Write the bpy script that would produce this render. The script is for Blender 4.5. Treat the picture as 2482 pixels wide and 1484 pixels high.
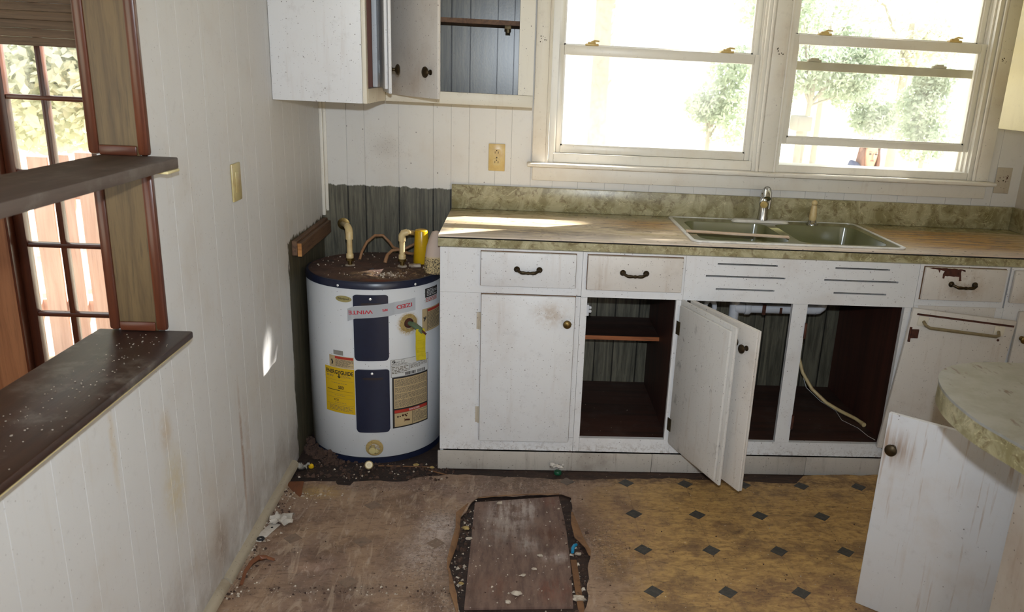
import bpy, bmesh, math, random
from mathutils import Vector, Matrix, noise as mnoise
S = bpy.context.scene
COL = S.collection
for o in list(bpy.data.objects): bpy.data.objects.remove(o)
PI = math.pi
# ------------------------------------------------------------------ camera
CAM = Vector((0.8311, -3.5703, 1.5005))
RM = Matrix(((0.9972781, 0.0673293, -0.0300513), (-0.0552659, 0.9524028, 0.2997909), (0.0488057, -0.2973141, 0.9535315)))
right, fwd, up = RM.col[0], RM.col[1], RM.col[2]
cd = bpy.data.cameras.new('camera'); cam = bpy.data.objects.new('camera', cd); COL.objects.link(cam)
cam.matrix_world = Matrix(((right.x, up.x, -fwd.x, CAM.x), (right.y, up.y, -fwd.y, CAM.y), (right.z, up.z, -fwd.z, CAM.z), (0, 0, 0, 1)))
cd.sensor_width = 36; cd.sensor_fit = 'HORIZONTAL'; cd.lens = 1988.32 / 2482 * 36
cd.shift_x = -137.30 / 2482; cd.shift_y = 51.21 / 2482
cd.clip_start = 0.05; cd.clip_end = 300
cd.dof.use_dof = True; cd.dof.focus_distance = 3.0; cd.dof.aperture_fstop = 7.0
S.camera = cam
# ------------------------------------------------------------------ world, sun, flash, exposure
SUNDIR = Vector((1.0, 0.58, 0.80)).normalized()      # towards the sun
w = bpy.data.worlds.new('sky'); S.world = w; w.use_nodes = True
bg = w.node_tree.nodes['Background']; bg.inputs[0].default_value = (0.95, 0.98, 1.0, 1); bg.inputs[1].default_value = 2.2
sd = bpy.data.lights.new('sun', 'SUN'); sd.energy = 28; sd.angle = math.radians(0.45); sd.color = (1, .97, .92)
so = bpy.data.objects.new('sun', sd); COL.objects.link(so); so.rotation_euler = SUNDIR.to_track_quat('Z', 'Y').to_euler()
fd = bpy.data.lights.new('camera_flash', 'SPOT'); fd.energy = 150; fd.spot_size = math.radians(92); fd.spot_blend = 0.9; fd.shadow_soft_size = 0.018; fd.color = (.82, .91, 1.0)
fo = bpy.data.objects.new('camera_flash', fd); COL.objects.link(fo)
fo.location = CAM + up * 0.12 + right * 0.015 - fwd * .02
fo.rotation_euler = (-(fwd * 1.0 - up * 0.06 - right * .13)).to_track_quat('Z', 'Y').to_euler()
S.view_settings.view_transform = 'Standard'; S.view_settings.look = 'None'
S.view_settings.exposure = 0.0; S.view_settings.gamma = 1.0; S.view_settings.use_curve_mapping = False
try:
    S.cycles.use_denoising = True; S.cycles.max_bounces = 8; S.cycles.transparent_max_bounces = 24; S.cycles.sample_clamp_indirect = 6
    S.cycles.caustics_reflective = False; S.cycles.caustics_refractive = False
except Exception: pass

# ------------------------------------------------------------------ materials
def lin(c):
    return tuple(((x / 255) / 12.92 if x / 255 <= .04045 else ((x / 255 + .055) / 1.055) ** 2.4) for x in c) + (1,)
class NT:
    def __init__(s, name):
        s.m = bpy.data.materials.new(name); s.m.use_nodes = True; s.t = s.m.node_tree; s.b = s.t.nodes['Principled BSDF']; s._tc = None
    def n(s, typ, **kw):
        x = s.t.nodes.new(typ)
        for k, v in kw.items(): setattr(x, k, v)
        return x
    def put(s, sock, v):
        if hasattr(v, 'is_linked'): s.t.links.new(v, sock)
        elif v is not None: sock.default_value = v
    def pos(s, kind='world'):
        if kind == 'world': return s.n('ShaderNodeNewGeometry').outputs['Position']
        return s.n('ShaderNodeTexCoord').outputs[{'obj': 'Object', 'gen': 'Generated'}[kind]]
    def vmul(s, v, sc, off=(0, 0, 0)):
        x = s.n('ShaderNodeMapping'); s.put(x.inputs[0], v); x.inputs['Scale'].default_value = sc; x.inputs['Location'].default_value = off
        return x.outputs[0]
    def noise(s, v, scale=5, detail=4, rough=.55, dist=0.0):
        x = s.n('ShaderNodeTexNoise'); s.put(x.inputs['Vector'], v); x.inputs['Scale'].default_value = scale
        x.inputs['Detail'].default_value = detail; x.inputs['Roughness'].default_value = rough; x.inputs['Distortion'].default_value = dist
        return x.outputs[0]
    def vor(s, v, scale=50, rnd=1.0):
        x = s.n('ShaderNodeTexVoronoi'); s.put(x.inputs['Vector'], v); x.inputs['Scale'].default_value = scale; x.inputs['Randomness'].default_value = rnd
        return x.outputs['Distance'], x.outputs['Color']
    def math(s, op, a, b=0.0, c=None, clamp=False):
        x = s.n('ShaderNodeMath', operation=op, use_clamp=clamp); s.put(x.inputs[0], a); s.put(x.inputs[1], b)
        if c is not None: s.put(x.inputs[2], c)
        return x.outputs[0]
    def step(s, v, a, b, lo=0.0, hi=1.0):
        x = s.n('ShaderNodeMapRange', interpolation_type='SMOOTHSTEP', clamp=True); s.put(x.inputs[0], v)
        x.inputs[1].default_value = a; x.inputs[2].default_value = b; x.inputs[3].default_value = lo; x.inputs[4].default_value = hi
        return x.outputs[0]
    def mix(s, f, a, b, mode='MIX'):
        x = s.n('ShaderNodeMix', data_type='RGBA', blend_type=mode, clamp_factor=True)
        s.put(x.inputs[0], f); s.put(x.inputs[6], a); s.put(x.inputs[7], b); return x.outputs[2]
    def sep(s, v):
        x = s.n('ShaderNodeSeparateXYZ'); s.put(x.inputs[0], v); return x.outputs
    def blob(s, v, p, r, soft=.6):           # 1 at p falling to 0 at the radii r
        x = s.n('ShaderNodeVectorMath', operation='SUBTRACT'); s.put(x.inputs[0], v); x.inputs[1].default_value = p
        y = s.n('ShaderNodeVectorMath', operation='DIVIDE'); s.put(y.inputs[0], x.outputs[0]); y.inputs[1].default_value = r
        z = s.n('ShaderNodeVectorMath', operation='LENGTH'); s.put(z.inputs[0], y.outputs[0])
        return s.step(z.outputs['Value'], 1.0, 1 - soft)
    def fin(s, col, rough=.5, bump=None, bstr=.2, bdist=.002, metal=0.0, spec=None, coat=None):
        s.put(s.b.inputs['Base Color'], col); s.put(s.b.inputs['Roughness'], rough); s.put(s.b.inputs['Metallic'], metal)
        if spec is not None: s.b.inputs['Specular IOR Level'].default_value = spec
        if coat: s.b.inputs['Coat Weight'].default_value = coat; s.b.inputs['Coat Roughness'].default_value = .1
        if bump is not None:
            x = s.n('ShaderNodeBump'); x.inputs['Strength'].default_value = bstr; x.inputs['Distance'].default_value = bdist
            s.put(x.inputs['Height'], bump); s.t.links.new(x.outputs[0], s.b.inputs['Normal'])
        return s.m
def specks(t, v, scale=70, size=.16, keep=.55):
    d, c = t.vor(v, scale)
    r = t.sep(c)[0]
    a = t.step(d, size, size * .45)
    return t.math('MULTIPLY', a, t.step(r, keep, keep + .08))
def paint(name, col, stain=(150, 115, 75), st=.35, spk=.75, keep=.7, rough=.45, scale=60, spkcol=(70, 50, 40), extra=None, kind='world', streak=True):
    t = NT(name); p = t.pos(kind)
    n1 = t.noise(p, 2.3, 6, .62); n2 = t.noise(t.vmul(p, (9, 9, .9)), 3.5, 5, .6)
    f = t.math('MULTIPLY', t.step(n1, .5, .75), st)
    if streak: f = t.math('ADD', f, t.math('MULTIPLY', t.step(n2, .55, .8), st * .7))
    c = t.mix(f, lin(col), lin(stain))
    c = t.mix(t.math('MULTIPLY', t.step(t.noise(p, 28, 4, .7), .55, .75), .12), c, lin((110, 95, 80)))
    if extra: c = extra(t, p, c)
    if spk:
        dens = t.step(t.noise(p, 5, 3, .6), .30, .58)
        s1 = t.math('MULTIPLY', specks(t, p, scale, .17, keep), dens)
        s2 = t.math('MULTIPLY', specks(t, p, scale * 2.3, .2, keep + .08), .8)
        c = t.mix(t.math('MULTIPLY', t.math('MAXIMUM', s1, s2), spk), c, lin(spkcol))
    return t.fin(c, getattr(t, 'rough', rough), t.noise(p, 120, 3, .6), .08, .001)
def plain(name, col, rough=.5, metal=0.0, var=.25, scale=30, var_col=None, kind='world', bstr=.1, spec=None):
    t = NT(name); p = t.pos(kind)
    n = t.noise(p, scale, 5, .6)
    c = t.mix(t.math('MULTIPLY', t.step(n, .4, .72), var), lin(col), lin(var_col or tuple(x * .55 for x in col)))
    return t.fin(c, rough, n, bstr, .001, metal, spec)
def wood(name, c1, c2, axis='z', scale=1.0, rough=.45, ring=.6, dirt=0.0, spec=None):
    t = NT(name); p = t.pos()
    k = {'x': (.7, 12, 12), 'y': (12, .7, 12), 'z': (12, 12, .7)}[axis]
    q = t.vmul(p, tuple(a * scale for a in k))
    n1 = t.noise(q, 3.0, 6, .65, .8); n2 = t.noise(q, 14, 3, .7)
    c = t.mix(t.step(n1, .36, .66), lin(c1), lin(c2))
    c = t.mix(t.math('MULTIPLY', t.step(n2, .5, .75), ring), c, lin(tuple(x * .6 for x in c2)))
    if dirt: c = t.mix(t.math('MULTIPLY', t.step(t.noise(p, 9, 6, .7), .48, .7), dirt), c, lin((125, 118, 110)))
    return t.fin(c, rough, n2, .25, .001, spec=spec)
MAT = {}
WHITE = (226, 221, 212)
def cabx(t, p, c):
    n = t.noise(p, 24, 5, .7); z = t.sep(p)[2]
    c = t.mix(t.math('MULTIPLY', t.blob(p, (.965, -.65, .635), (.10, .1, .07), .95), t.math('MULTIPLY', t.step(n, .3, .62), .6)), c, lin((158, 128, 92)))
    c = t.mix(t.math('MULTIPLY', t.blob(p, (2.53, -.65, .80), (.12, .1, .08), .9), t.math('MULTIPLY', t.step(n, .3, .6), .55)), c, lin((160, 130, 90)))
    low = t.math('MULTIPLY', t.step(t.math('ADD', z, t.math('MULTIPLY', n, .08)), .17, .09), t.step(t.noise(p, 60, 4, .8), .45, .62))
    return t.mix(t.math('MULTIPLY', low, .55), c, lin((120, 96, 76)))
MAT['cab'] = paint('painted_cabinet', (221, 221, 222), st=.24, keep=.50, extra=cabx)
MAT['cab_dirty'] = paint('painted_cabinet_dirty', (212, 206, 199), st=.45, keep=.48, extra=cabx)
def loosex(t, p, c):
    q = t.vmul(p, (60, 60, 3)); n = t.noise(q, 1.6, 6, .65); n2 = t.noise(t.vmul(p, (22, 22, 2)), 1.2, 4, .6); z = t.sep(p)[2]
    c = t.mix(t.math('MULTIPLY', t.step(t.math('ADD', n, t.math('MULTIPLY', n2, .5)), .82, 1.02), .55), c, lin((158, 124, 88)))
    g = t.blob(p, (1.92, -1.515, .53), (.07, .07, .08), .9)
    return t.mix(t.math('MULTIPLY', g, t.math('MULTIPLY', t.step(n, .3, .6), .7)), c, lin((150, 112, 72)))
MAT['cab_loose'] = paint('stained_loose_door', (210, 211, 214), (176, 148, 112), st=.35, keep=.85, extra=loosex)
MAT['bar_metal'] = plain('dull_towel_bar', (150, 136, 106), .4, .3, .5, 50, (110, 92, 66))
def smudge(t, p, c):
    c = t.mix(t.math('MULTIPLY', t.step(t.noise(t.vmul(p, (1, 1, .7)), 16, 4, .6), .6, .74), .55), c, lin((112, 110, 108)))
    return t.mix(t.math('MULTIPLY', t.step(t.noise(t.vmul(p, (1, 1, .5), (3, 1, 2)), 34, 3, .6), .66, .76), .6), c, lin((80, 74, 70)))
MAT['door_inner'] = paint('smudged_door_inside', (206, 203, 198), st=.45, keep=.5, extra=smudge)
MAT['cab_warm'] = paint('warm_cabinet_paint', (222, 215, 198), st=.3, keep=.7)
MAT['cream'] = paint('cream_paint', (214, 200, 150), st=.2, keep=.85)
MAT['trim'] = paint('window_trim_paint', (228, 223, 212), (176, 140, 100), st=.3, keep=.82)
MAT['toe'] = paint('toe_board_paint', (180, 173, 164), (95, 75, 60), st=.85, keep=.42)
MAT['base_dirty'] = paint('dirty_base_moulding', (170, 158, 138), (110, 90, 70), st=.6, keep=.5)
MAT['vinyl_white'] = paint('white_window_vinyl', (228, 224, 214), (200, 175, 130), st=.25, spk=.3, keep=.9, rough=.35)
def wallx(t, p, c):
    x, y, z = t.sep(p)[0], t.sep(p)[1], t.sep(p)[2]
    n = t.noise(p, 40, 5, .7)
    low = t.math('MULTIPLY', t.step(t.math('ADD', z, t.math('MULTIPLY', n, .25)), .42, .1), .55)
    low = t.math('MULTIPLY', low, t.step(t.noise(p, 6, 4, .6), .3, .6))
    c = t.mix(low, c, lin((110, 88, 68)))
    for (q, r, a, col) in [((0, -1.68, .46), (.5, .10, .16), .5, (195, 175, 120)), ((0, -1.70, .62), (.5, .05, .08), .5, (180, 150, 100)), ((0, -1.19, .30), (.5, .018, .34), .75, (150, 110, 75)), ((0, -1.42, .14), (.5, .09, .12), .6, (120, 92, 65)), ((0, -1.95, .7), (.5, .02, .15), .45, (190, 165, 120)), ((0, -1.14, .28), (.5, .05, .3), .3, (160, 125, 90))]:
        c = t.mix(t.math('MULTIPLY', t.blob(p, q, r, .9), t.math('MULTIPLY', t.step(n, .25, .6), a)), c, lin(col))
    # bare panelling in the heater corner, outside the ragged edge of the paint
    edge = t.noise(t.vmul(p, (1, 14, 3)), 3, 4, .7)
    by = t.step(t.math('ADD', y, t.math('MULTIPLY', edge, .07)), -.572 + .03, -.560 + .03)
    edge2 = t.noise(t.vmul(p, (1, 1, .3)), 26, 3, .8)
    bz = t.step(t.math('ADD', z, t.math('MULTIPLY', edge2, .09)), .905, .897)
    m = t.math('MULTIPLY', by, bz)
    g = t.mix(t.step(t.noise(t.vmul(p, (14, 14, .8)), 4, 5, .65), .35, .68), lin((62, 58, 44)), lin((92, 86, 68)))
    return t.mix(m, c, g)
MAT['wall_left'] = paint('left_wall_panel_paint', (207, 206, 205), (178, 158, 130), st=.3, spk=.42, keep=.86, scale=80, extra=wallx, rough=.5)
def backx(t, p, c):
    x, y, z = t.sep(p)
    q = t.vmul(p, (14, 14, .8))
    n = t.noise(q, 4, 6, .65, .6); n2 = t.noise(q, 16, 3, .7)
    g = t.mix(t.step(n, .35, .66), lin((70, 68, 58)), lin((112, 108, 92)))
    g = t.mix(t.math('MULTIPLY', t.step(n2, .5, .7), .55), g, lin((48, 46, 38)))
    gd = 9.0
    for gx_ in (.108, .183, .325, .47, .545, .621, .732, .80, 1.208, 1.293, 1.403, 1.852, 1.988, 2.10, 2.19, 2.276): gd = t.math('MINIMUM', gd, t.math('ABSOLUTE', t.math('SUBTRACT', x, gx_)))
    g = t.mix(t.math('MULTIPLY', t.step(gd, .0042, .0024), .85), g, lin((24, 22, 18)))
    e = t.noise(t.vmul(p, (1, 1, .2)), 22, 5, .7)
    m1 = t.step(t.math('ADD', z, t.math('MULTIPLY', e, .035)), 1.012, 1.006)
    m2 = t.math('MULTIPLY', t.step(t.math('ABSOLUTE', t.math('SUBTRACT', x, .44)), .405, .40), t.step(z, 1.365, 1.37))
    m = t.math('MAXIMUM', m1, m2)
    c = t.mix(t.math('MULTIPLY', t.blob(p, (.26, 0, 1.15), (.16, 1, .12), .9), t.math('MULTIPLY', specks(t, p, 150, .3, .35), .55)), c, lin((90, 70, 60)))
    c = t.mix(t.math('MULTIPLY', t.blob(p, (.27, 0, 1.16), (.09, 1, .07), .9), .22), c, lin((150, 140, 128)))
    t.rough = t.math('SUBTRACT', .42, t.math('MULTIPLY', m2, .14))
    return t.mix(m, c, g)
MAT['wall_back'] = paint('back_wall_panel_paint', (218, 216, 212), (190, 165, 130), st=.2, keep=.86, scale=45, extra=backx, rough=.4)
MAT['groove_light'] = plain('painted_groove', (226, 223, 218), .5, var=.1)
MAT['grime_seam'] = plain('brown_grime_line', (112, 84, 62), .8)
MAT['groove'] = plain('panel_groove', (110, 104, 94), .7)
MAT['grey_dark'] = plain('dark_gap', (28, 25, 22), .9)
MAT['wall_plain'] = paint('plain_wall_paint', (205, 198, 186), spk=.3, keep=.9)
MAT['ceiling'] = plain('ceiling_paint', (205, 200, 190), .8, var=.1)
def laminate(name, base, vein, light, worn=None, rough=.3, wornamt=1.0):
    t = NT(name); p = t.pos()
    n = t.noise(p, 9, 8, .68, 1.2); n2 = t.noise(p, 26, 6, .7, .8)
    c = t.mix(t.step(n, .38, .62), lin(base), lin(light))
    c = t.mix(t.math('MULTIPLY', t.step(n2, .52, .64), .65), c, lin(vein))
    v = t.math('ABSOLUTE', t.math('SUBTRACT', t.noise(t.vmul(p, (3, 3, 5)), 2.2, 5, .6, 1.5), .5))
    c = t.mix(t.math('MULTIPLY', t.step(v, .007, .001), .6), c, lin(tuple(min(255, x * 1.25) for x in light)))
    if worn: c = worn(t, p, c)
    return t.fin(c, rough, n2, .05, .001)
MAT['lam'] = laminate('olive_marbled_laminate', (134, 125, 88), (96, 78, 42), (176, 168, 134))
def worn(t, p, c):
    x, y, z = t.sep(p)
    q = t.vmul(p, (1.3, 7, 1)); n = t.noise(q, 4, 7, .65); n2 = t.noise(t.vmul(p, (2, 16, 1)), 6, 6, .7)
    base = t.mix(t.step(n, .35, .65), lin((226, 206, 178)), lin((208, 188, 146)))
    near = t.math('ADD', t.blob(p, (2.62, -.3, .914), (.55, .6, .3), .8), t.blob(p, (1.35, -.22, .914), (.3, .25, .3), .9), clamp=True)
    base = t.mix(t.math('MULTIPLY', near, .85), base, t.mix(t.step(n2, .4, .62), lin((186, 138, 62)), lin((112, 66, 34))))
    dark = t.math('MULTIPLY', t.step(n2, .56, .68), .7)
    base = t.mix(dark, base, lin((92, 66, 56)))
    dk2 = t.math('MULTIPLY', t.blob(p, (.95, -.52, .914), (.42, .13, .2), .8), t.step(n2, .38, .55))
    base = t.mix(t.math('MULTIPLY', dk2, .95), base, lin((78, 54, 50)))
    base = t.mix(t.math('MULTIPLY', t.math('MULTIPLY', t.blob(p, (1.18, -.34, .914), (.3, .16, .2), .9), t.step(n2, .46, .58)), .85), base, lin((84, 56, 48)))
    fr = t.step(y, -.47, -.58); base = t.mix(t.math('MULTIPLY', fr, .5), base, lin((214, 202, 198)))
    bk = t.step(t.math('ADD', y, t.math('MULTIPLY', n, .15)), -.12, -.0); base = t.mix(bk, base, c)
    return t.mix(specks(t, t.vmul(p, (.5, 1, 1)), 60, .2, .6), base, lin((60, 40, 34)))
MAT['lam_top'] = laminate('worn_laminate_top', (138, 128, 88), (104, 88, 48), (166, 158, 122), worn, .24)
def worn2(t, p, c):
    n2 = t.noise(t.vmul(p, (10, 3, 1)), 5, 6, .7); n = t.noise(p, 14, 6, .7)
    base = t.mix(t.step(n, .35, .7), lin((154, 154, 150)), lin((136, 135, 126)))
    base = t.mix(t.math('MULTIPLY', t.step(n2, .6, .68), .8), base, lin((92, 64, 50)))
    return t.mix(specks(t, t.vmul(p, (1, .4, 1)), 28, .2, .62), base, lin((88, 60, 44)))
MAT['lam_top2'] = laminate('scuffed_peninsula_top', (138, 128, 88), (104, 88, 48), (166, 158, 122), worn2, .3)
MAT['dark_wood'] = wood('dark_stained_interior', (74, 40, 30), (52, 28, 22), 'z', .6, .55, .3)
MAT['dark_wood_x'] = wood('dark_stained_floor_panel', (70, 42, 32), (46, 28, 22), 'x', .6, .6, .4, .12)
MAT['shelf_edge'] = wood('orange_shelf_edge', (176, 104, 58), (150, 84, 44), 'x', 1, .5)
MAT['red_trim'] = wood('red_brown_varnish', (100, 54, 34), (72, 38, 26), 'z', .6, .28, .3)
MAT['red_trim_x'] = wood('red_brown_varnish_flat', (94, 50, 32), (68, 36, 25), 'x', .6, .3, .3)
MAT['oak'] = wood('oak_veneer', (100, 80, 50), (78, 60, 36), 'z', 1.0, .42, .6)
MAT['ledge'] = wood('dusty_dark_ledge', (62, 40, 30), (44, 27, 21), 'y', .7, .4, .4, .75)
MAT['shelf_dusty'] = wood('dusty_shelf', (92, 78, 70), (76, 62, 54), 'y', .7, .6, .3, .5)
MAT['old_wood'] = wood('weathered_softwood', (112, 84, 62), (84, 60, 46), 'y', 1, .7)
MAT['lining_wood'] = wood('cabinet_lining', (140, 78, 50), (112, 58, 36), 'z', .6, .5)
MAT['storm_metal'] = plain('aged_storm_rail', (150, 142, 112), .5, 0, .4, 30, (120, 110, 84))
MAT['fresh_wood'] = wood('cut_softwood', (196, 142, 82), (168, 112, 58), 'x', 1, .7)
MAT['strip_wood'] = wood('pale_wood_strip', (214, 192, 168), (188, 152, 118), 'x', 1, .6)
MAT['blind'] = wood('brown_blind_slat', (112, 90, 70), (86, 68, 52), 'x', .8, .55, .5)
MAT['brass'] = plain('aged_brass', (122, 100, 58), .38, .9, .6, 60, (60, 48, 30))
MAT['brass_dark'] = plain('tarnished_brass', (66, 54, 36), .42, .8, .5, 80, (36, 30, 24))
MAT['hinge'] = plain('old_hinge_metal', (84, 74, 52), .5, .7, .6, 90, (50, 34, 24))
MAT['rust'] = plain('rusty_hinge', (84, 46, 32), .8, .2, .7, 60, (44, 24, 18))
MAT['chrome'] = plain('dull_chrome', (190, 190, 186), .16, 1.0, .35, 40, (110, 106, 96))
MAT['steel'] = plain('sink_rim_steel', (232, 232, 230), .3, .35, .3, 30, (160, 155, 148))
MAT['olive'] = plain('olive_porcelain', (112, 112, 78), .16, 0, .45, 7, (96, 90, 56))
MAT['ivory'] = plain('ivory_plastic', (208, 182, 118), .3, 0, .4, 25, (176, 132, 70))
MAT['ivory2'] = plain('yellowed_plastic', (190, 176, 124), .35, 0, .5, 25, (160, 120, 70))
MAT['dark_slot'] = plain('slot_dark', (40, 30, 20), .9)
MAT['painted_plate'] = paint('painted_over_plate', (188, 178, 160), (150, 110, 60), st=.4, keep=.6)
t = NT('heater_enamel'); p = t.pos(); c = lin((212, 214, 217))
c = t.mix(t.math('MULTIPLY', specks(t, p, 90, .17, .72), .8), c, lin((70, 60, 60)))
c = t.mix(t.math('MULTIPLY', t.step(t.noise(p, 4, 5, .6), .58, .8), .2), c, lin((170, 160, 140)))
for q, r in [((.432, -.555, .553), .052), ((.304, -.61, .06), .036)]:
    a = t.math('MULTIPLY', t.blob(p, q, (r, r, r), .35), t.step(t.noise(p, 120, 4, .8), .35, .6)); c = t.mix(a, c, lin((176, 150, 100)))
MAT['enamel'] = t.fin(c, .3)
MAT['navy'] = plain('navy_enamel', (26, 32, 54), .32, 0, .3, 50, (18, 22, 38))
MAT['navy_rust'] = plain('navy_scuffed', (44, 34, 36), .4)
t = NT('heater_top_grime'); p = t.pos(); n = t.noise(p, 16, 7, .7)
c = t.mix(t.step(n, .35, .65), lin((58, 42, 38)), lin((88, 62, 52)))
c = t.mix(t.math('MULTIPLY', t.blob(p, (.30, -.50, .72), (.15, .09, .2), .8), t.step(t.noise(p, 30, 5, .7), .4, .6)), c, lin((150, 122, 92)))
c = t.mix(t.math('MULTIPLY', t.blob(p, (.42, -.45, .72), (.12, .12, .2), .9), t.step(t.noise(p, 60, 5, .7), .48, .6)), c, lin((140, 110, 80)))
c = t.mix(t.math('MULTIPLY', t.blob(p, (.33, -.575, .72), (.09, .03, .2), .9), .8), c, lin((110, 50, 26)))
MAT['grime'] = t.fin(c, .75, n, .6, .004)
MAT['cpvc'] = plain('cream_cpvc', (212, 190, 140), .4, 0, .35, 40, (170, 120, 70))
MAT['pvc'] = plain('white_pvc', (206, 208, 214), .35, 0, .2, 30, (170, 170, 168))
MAT['yellow_cup'] = plain('yellow_plastic', (206, 164, 22), .28, 0, .15, 20, (180, 136, 14))
MAT['yellow_tag'] = plain('yellow_tag_film', (196, 178, 34), .4, 0, .4, 60, (150, 128, 24))
MAT['tape'] = None
MAT['foam'] = plain('yellow_foam', (170, 146, 92), .9, 0, .6, 120, (110, 84, 46), bstr=.6)
MAT['verdigris'] = plain('verdigris_copper', (88, 112, 84), .7, 0, .6, 70, (120, 84, 56))
MAT['copper_pipe'] = plain('stained_hose', (150, 112, 80), .5, 0, .5, 40, (110, 74, 50))
MAT['label_white'] = plain('paper_label', (206, 206, 204), .5, 0, .1)
MAT['label_tan'] = plain('tan_label', (186, 164, 124), .5, 0, .15)
MAT['label_yellow'] = plain('yellow_label', (206, 168, 16), .45, 0, .12, 20, (180, 140, 10))
MAT['label_dark'] = plain('black_ink', (34, 30, 30), .6, 0, .1)
MAT['label_grey'] = plain('grey_ink', (104, 96, 84), .6, 0, .1)
MAT['label_red'] = plain('red_ink', (176, 52, 38), .5, 0, .1)
MAT['tape_red'] = plain('tape_print_red', (186, 46, 58), .45, 0, .1)
MAT['gold'] = plain('gold_badge', (170, 158, 104), .4, .3, .2)
MAT['foil'] = plain('silver_foil', (150, 146, 140), .5, .2, .2)
t = NT('cloudy_tape'); t.fin(lin((196, 200, 206)), .3); t.b.inputs['Alpha'].default_value = .72; MAT['tape'] = t.m
t = NT('patterned_towel'); p = t.pos()
n = t.math('ABSOLUTE', t.math('SUBTRACT', t.noise(p, 75, 1.5, .5, 2.2), .5)); zz = t.sep(p)[2]
a = t.math('MULTIPLY', t.step(n, .055, .03), t.step(zz, .805, .80))
c = t.mix(t.step(zz, .80, .812), lin((200, 178, 130)), lin((196, 176, 162)))
MAT['towel'] = t.fin(t.mix(a, c, lin((44, 36, 34))), .8)
# vinyl floor
t = NT('worn_sheet_vinyl'); p = t.pos(); x, y, z = t.sep(p)
n1 = t.noise(p, 3.2, 7, .65, .6); n2 = t.noise(t.vmul(p, (3.2, 9, 1)), 5, 7, .7, 1.0); n3 = t.noise(p, 40, 5, .75)
clean = t.mix(t.step(n2, .38, .66), lin((196, 158, 98)), lin((152, 118, 74)))
clean = t.mix(t.math('MULTIPLY', t.step(n3, .52, .68), .45), clean, lin((96, 66, 48)))
dusty = t.mix(t.step(n1, .38, .64), lin((158, 130, 106)), lin((130, 106, 92)))
dusty = t.mix(t.math('MULTIPLY', t.step(n2, .5, .68), .55), dusty, lin((104, 76, 58)))
c = t.mix(t.step(t.math('ADD', x, t.math('MULTIPLY', n1, .5)), 1.62, 1.3), clean, dusty)
c = t.mix(t.math('MULTIPLY', t.step(t.noise(p, 7, 6, .7), .47, .64), .6), c, lin((96, 72, 58)))
c = t.mix(t.math('MULTIPLY', t.step(t.noise(t.vmul(p, (1.5, 5, 1), (4, 2, 0)), 9, 7, .75, 1.5), .56, .66), .6), c, lin((70, 52, 42)))
c = t.mix(t.math('MULTIPLY', t.math('MULTIPLY', t.step(x, 1.5, .9), t.step(t.noise(t.vmul(p, (6, 2, 1), (1, 7, 0)), 6, 6, .75, 1.2), .52, .7)), .5), c, lin((190, 172, 156)))
for q, r, a, col in [((.60, -1.10, 0), (.10, .16, .2), .75, (206, 192, 186)), ((.56, -1.24, 0), (.13, .18, .2), .6, (196, 178, 168)), ((.62, -1.38, 0), (.09, .16, .2), .4, (90, 76, 70)), ((.85, -.78, 0), (.4, .08, .2), .55, (104, 82, 64)), ((.3, -1.45, 0), (.35, .06, .2), .55, (86, 70, 62)), ((.15, -.86, 0), (.13, .08, .2), .6, (190, 156, 88)), ((1.25, -1.1, 0), (.2, .35, .2), .45, (150, 120, 104)), ((.06, -1.2, 0), (.05, .5, .2), .5, (110, 80, 58)), ((1.75, -.73, 0), (1.4, .05, .2), .75, (84, 58, 44)), ((1.0, -.72, 0), (.5, .09, .2), .8, (84, 66, 54)), ((1.9, -1.45, 0), (.8, .16, .2), .5, (128, 92, 76))]:
    c = t.mix(t.math('MULTIPLY', t.blob(p, q, r, .95), t.math('MULTIPLY', t.step(n3, .3, .62), a)), c, lin(col))
# faint printed joints of the octagon pattern
fx = t.math('PINGPONG', t.math('DIVIDE', t.math('SUBTRACT', x, 1.2826), .2297), .5)
fy = t.math('PINGPONG', t.math('DIVIDE', t.math('SUBTRACT', y, -.7555), .2297), .5)
ln = t.math('MAXIMUM', t.step(fx, .011, .004), t.step(fy, .011, .004))
c = t.mix(t.math('MULTIPLY', ln, .22), c, lin((84, 58, 40)))
c = t.mix(t.math('MULTIPLY', specks(t, p, 75, .2, .6), .7), c, lin((52, 38, 30)))
c = t.mix(t.math('MULTIPLY', specks(t, t.vmul(p, (1, 1, 1), (3, 5, 0)), 60, .13, .82), .8), c, lin((226, 220, 212)))
sw = t.noise(t.vmul(p, (7, 1.6, 1), (2, 3, 0)), 3, 5, .6, 1.5)
c = t.mix(t.math('MULTIPLY', t.math('MULTIPLY', t.step(x, 1.3, .8), t.step(sw, .56, .66)), .3), c, lin((206, 184, 160)))
for q, r in (((.60, -1.05, 0), (.16, .2, .2)), ((.58, -1.30, 0), (.18, .22, .2)), ((.66, -1.5, 0), (.2, .1, .2)), ((.9, -.80, 0), (.35, .07, .2)), ((1.15, -1.2, 0), (.12, .3, .2)), ((.45, -.82, 0), (.5, .06, .2))):
    c = t.mix(t.math('MULTIPLY', t.blob(p, q, r, .95), t.math('MULTIPLY', t.step(t.noise(p, 90, 4, .8), .5, .62), .7)), c, lin((66, 52, 46)))
    c = t.mix(t.math('MULTIPLY', t.blob(p, q, r, .95), t.math('MULTIPLY', t.step(t.noise(t.vmul(p, (1, 1, 1), (5, 1, 0)), 100, 4, .8), .58, .66), .8)), c, lin((214, 204, 196)))
MAT['vinyl'] = t.fin(c, t.step(n3, .3, .7, .38, .62), n2, .25, .003)
t = NT('slate_inset'); p = t.pos(); n = t.noise(p, 60, 5, .7)
c = t.mix(t.step(n, .4, .7), lin((58, 58, 56)), lin((84, 78, 72)))
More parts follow.
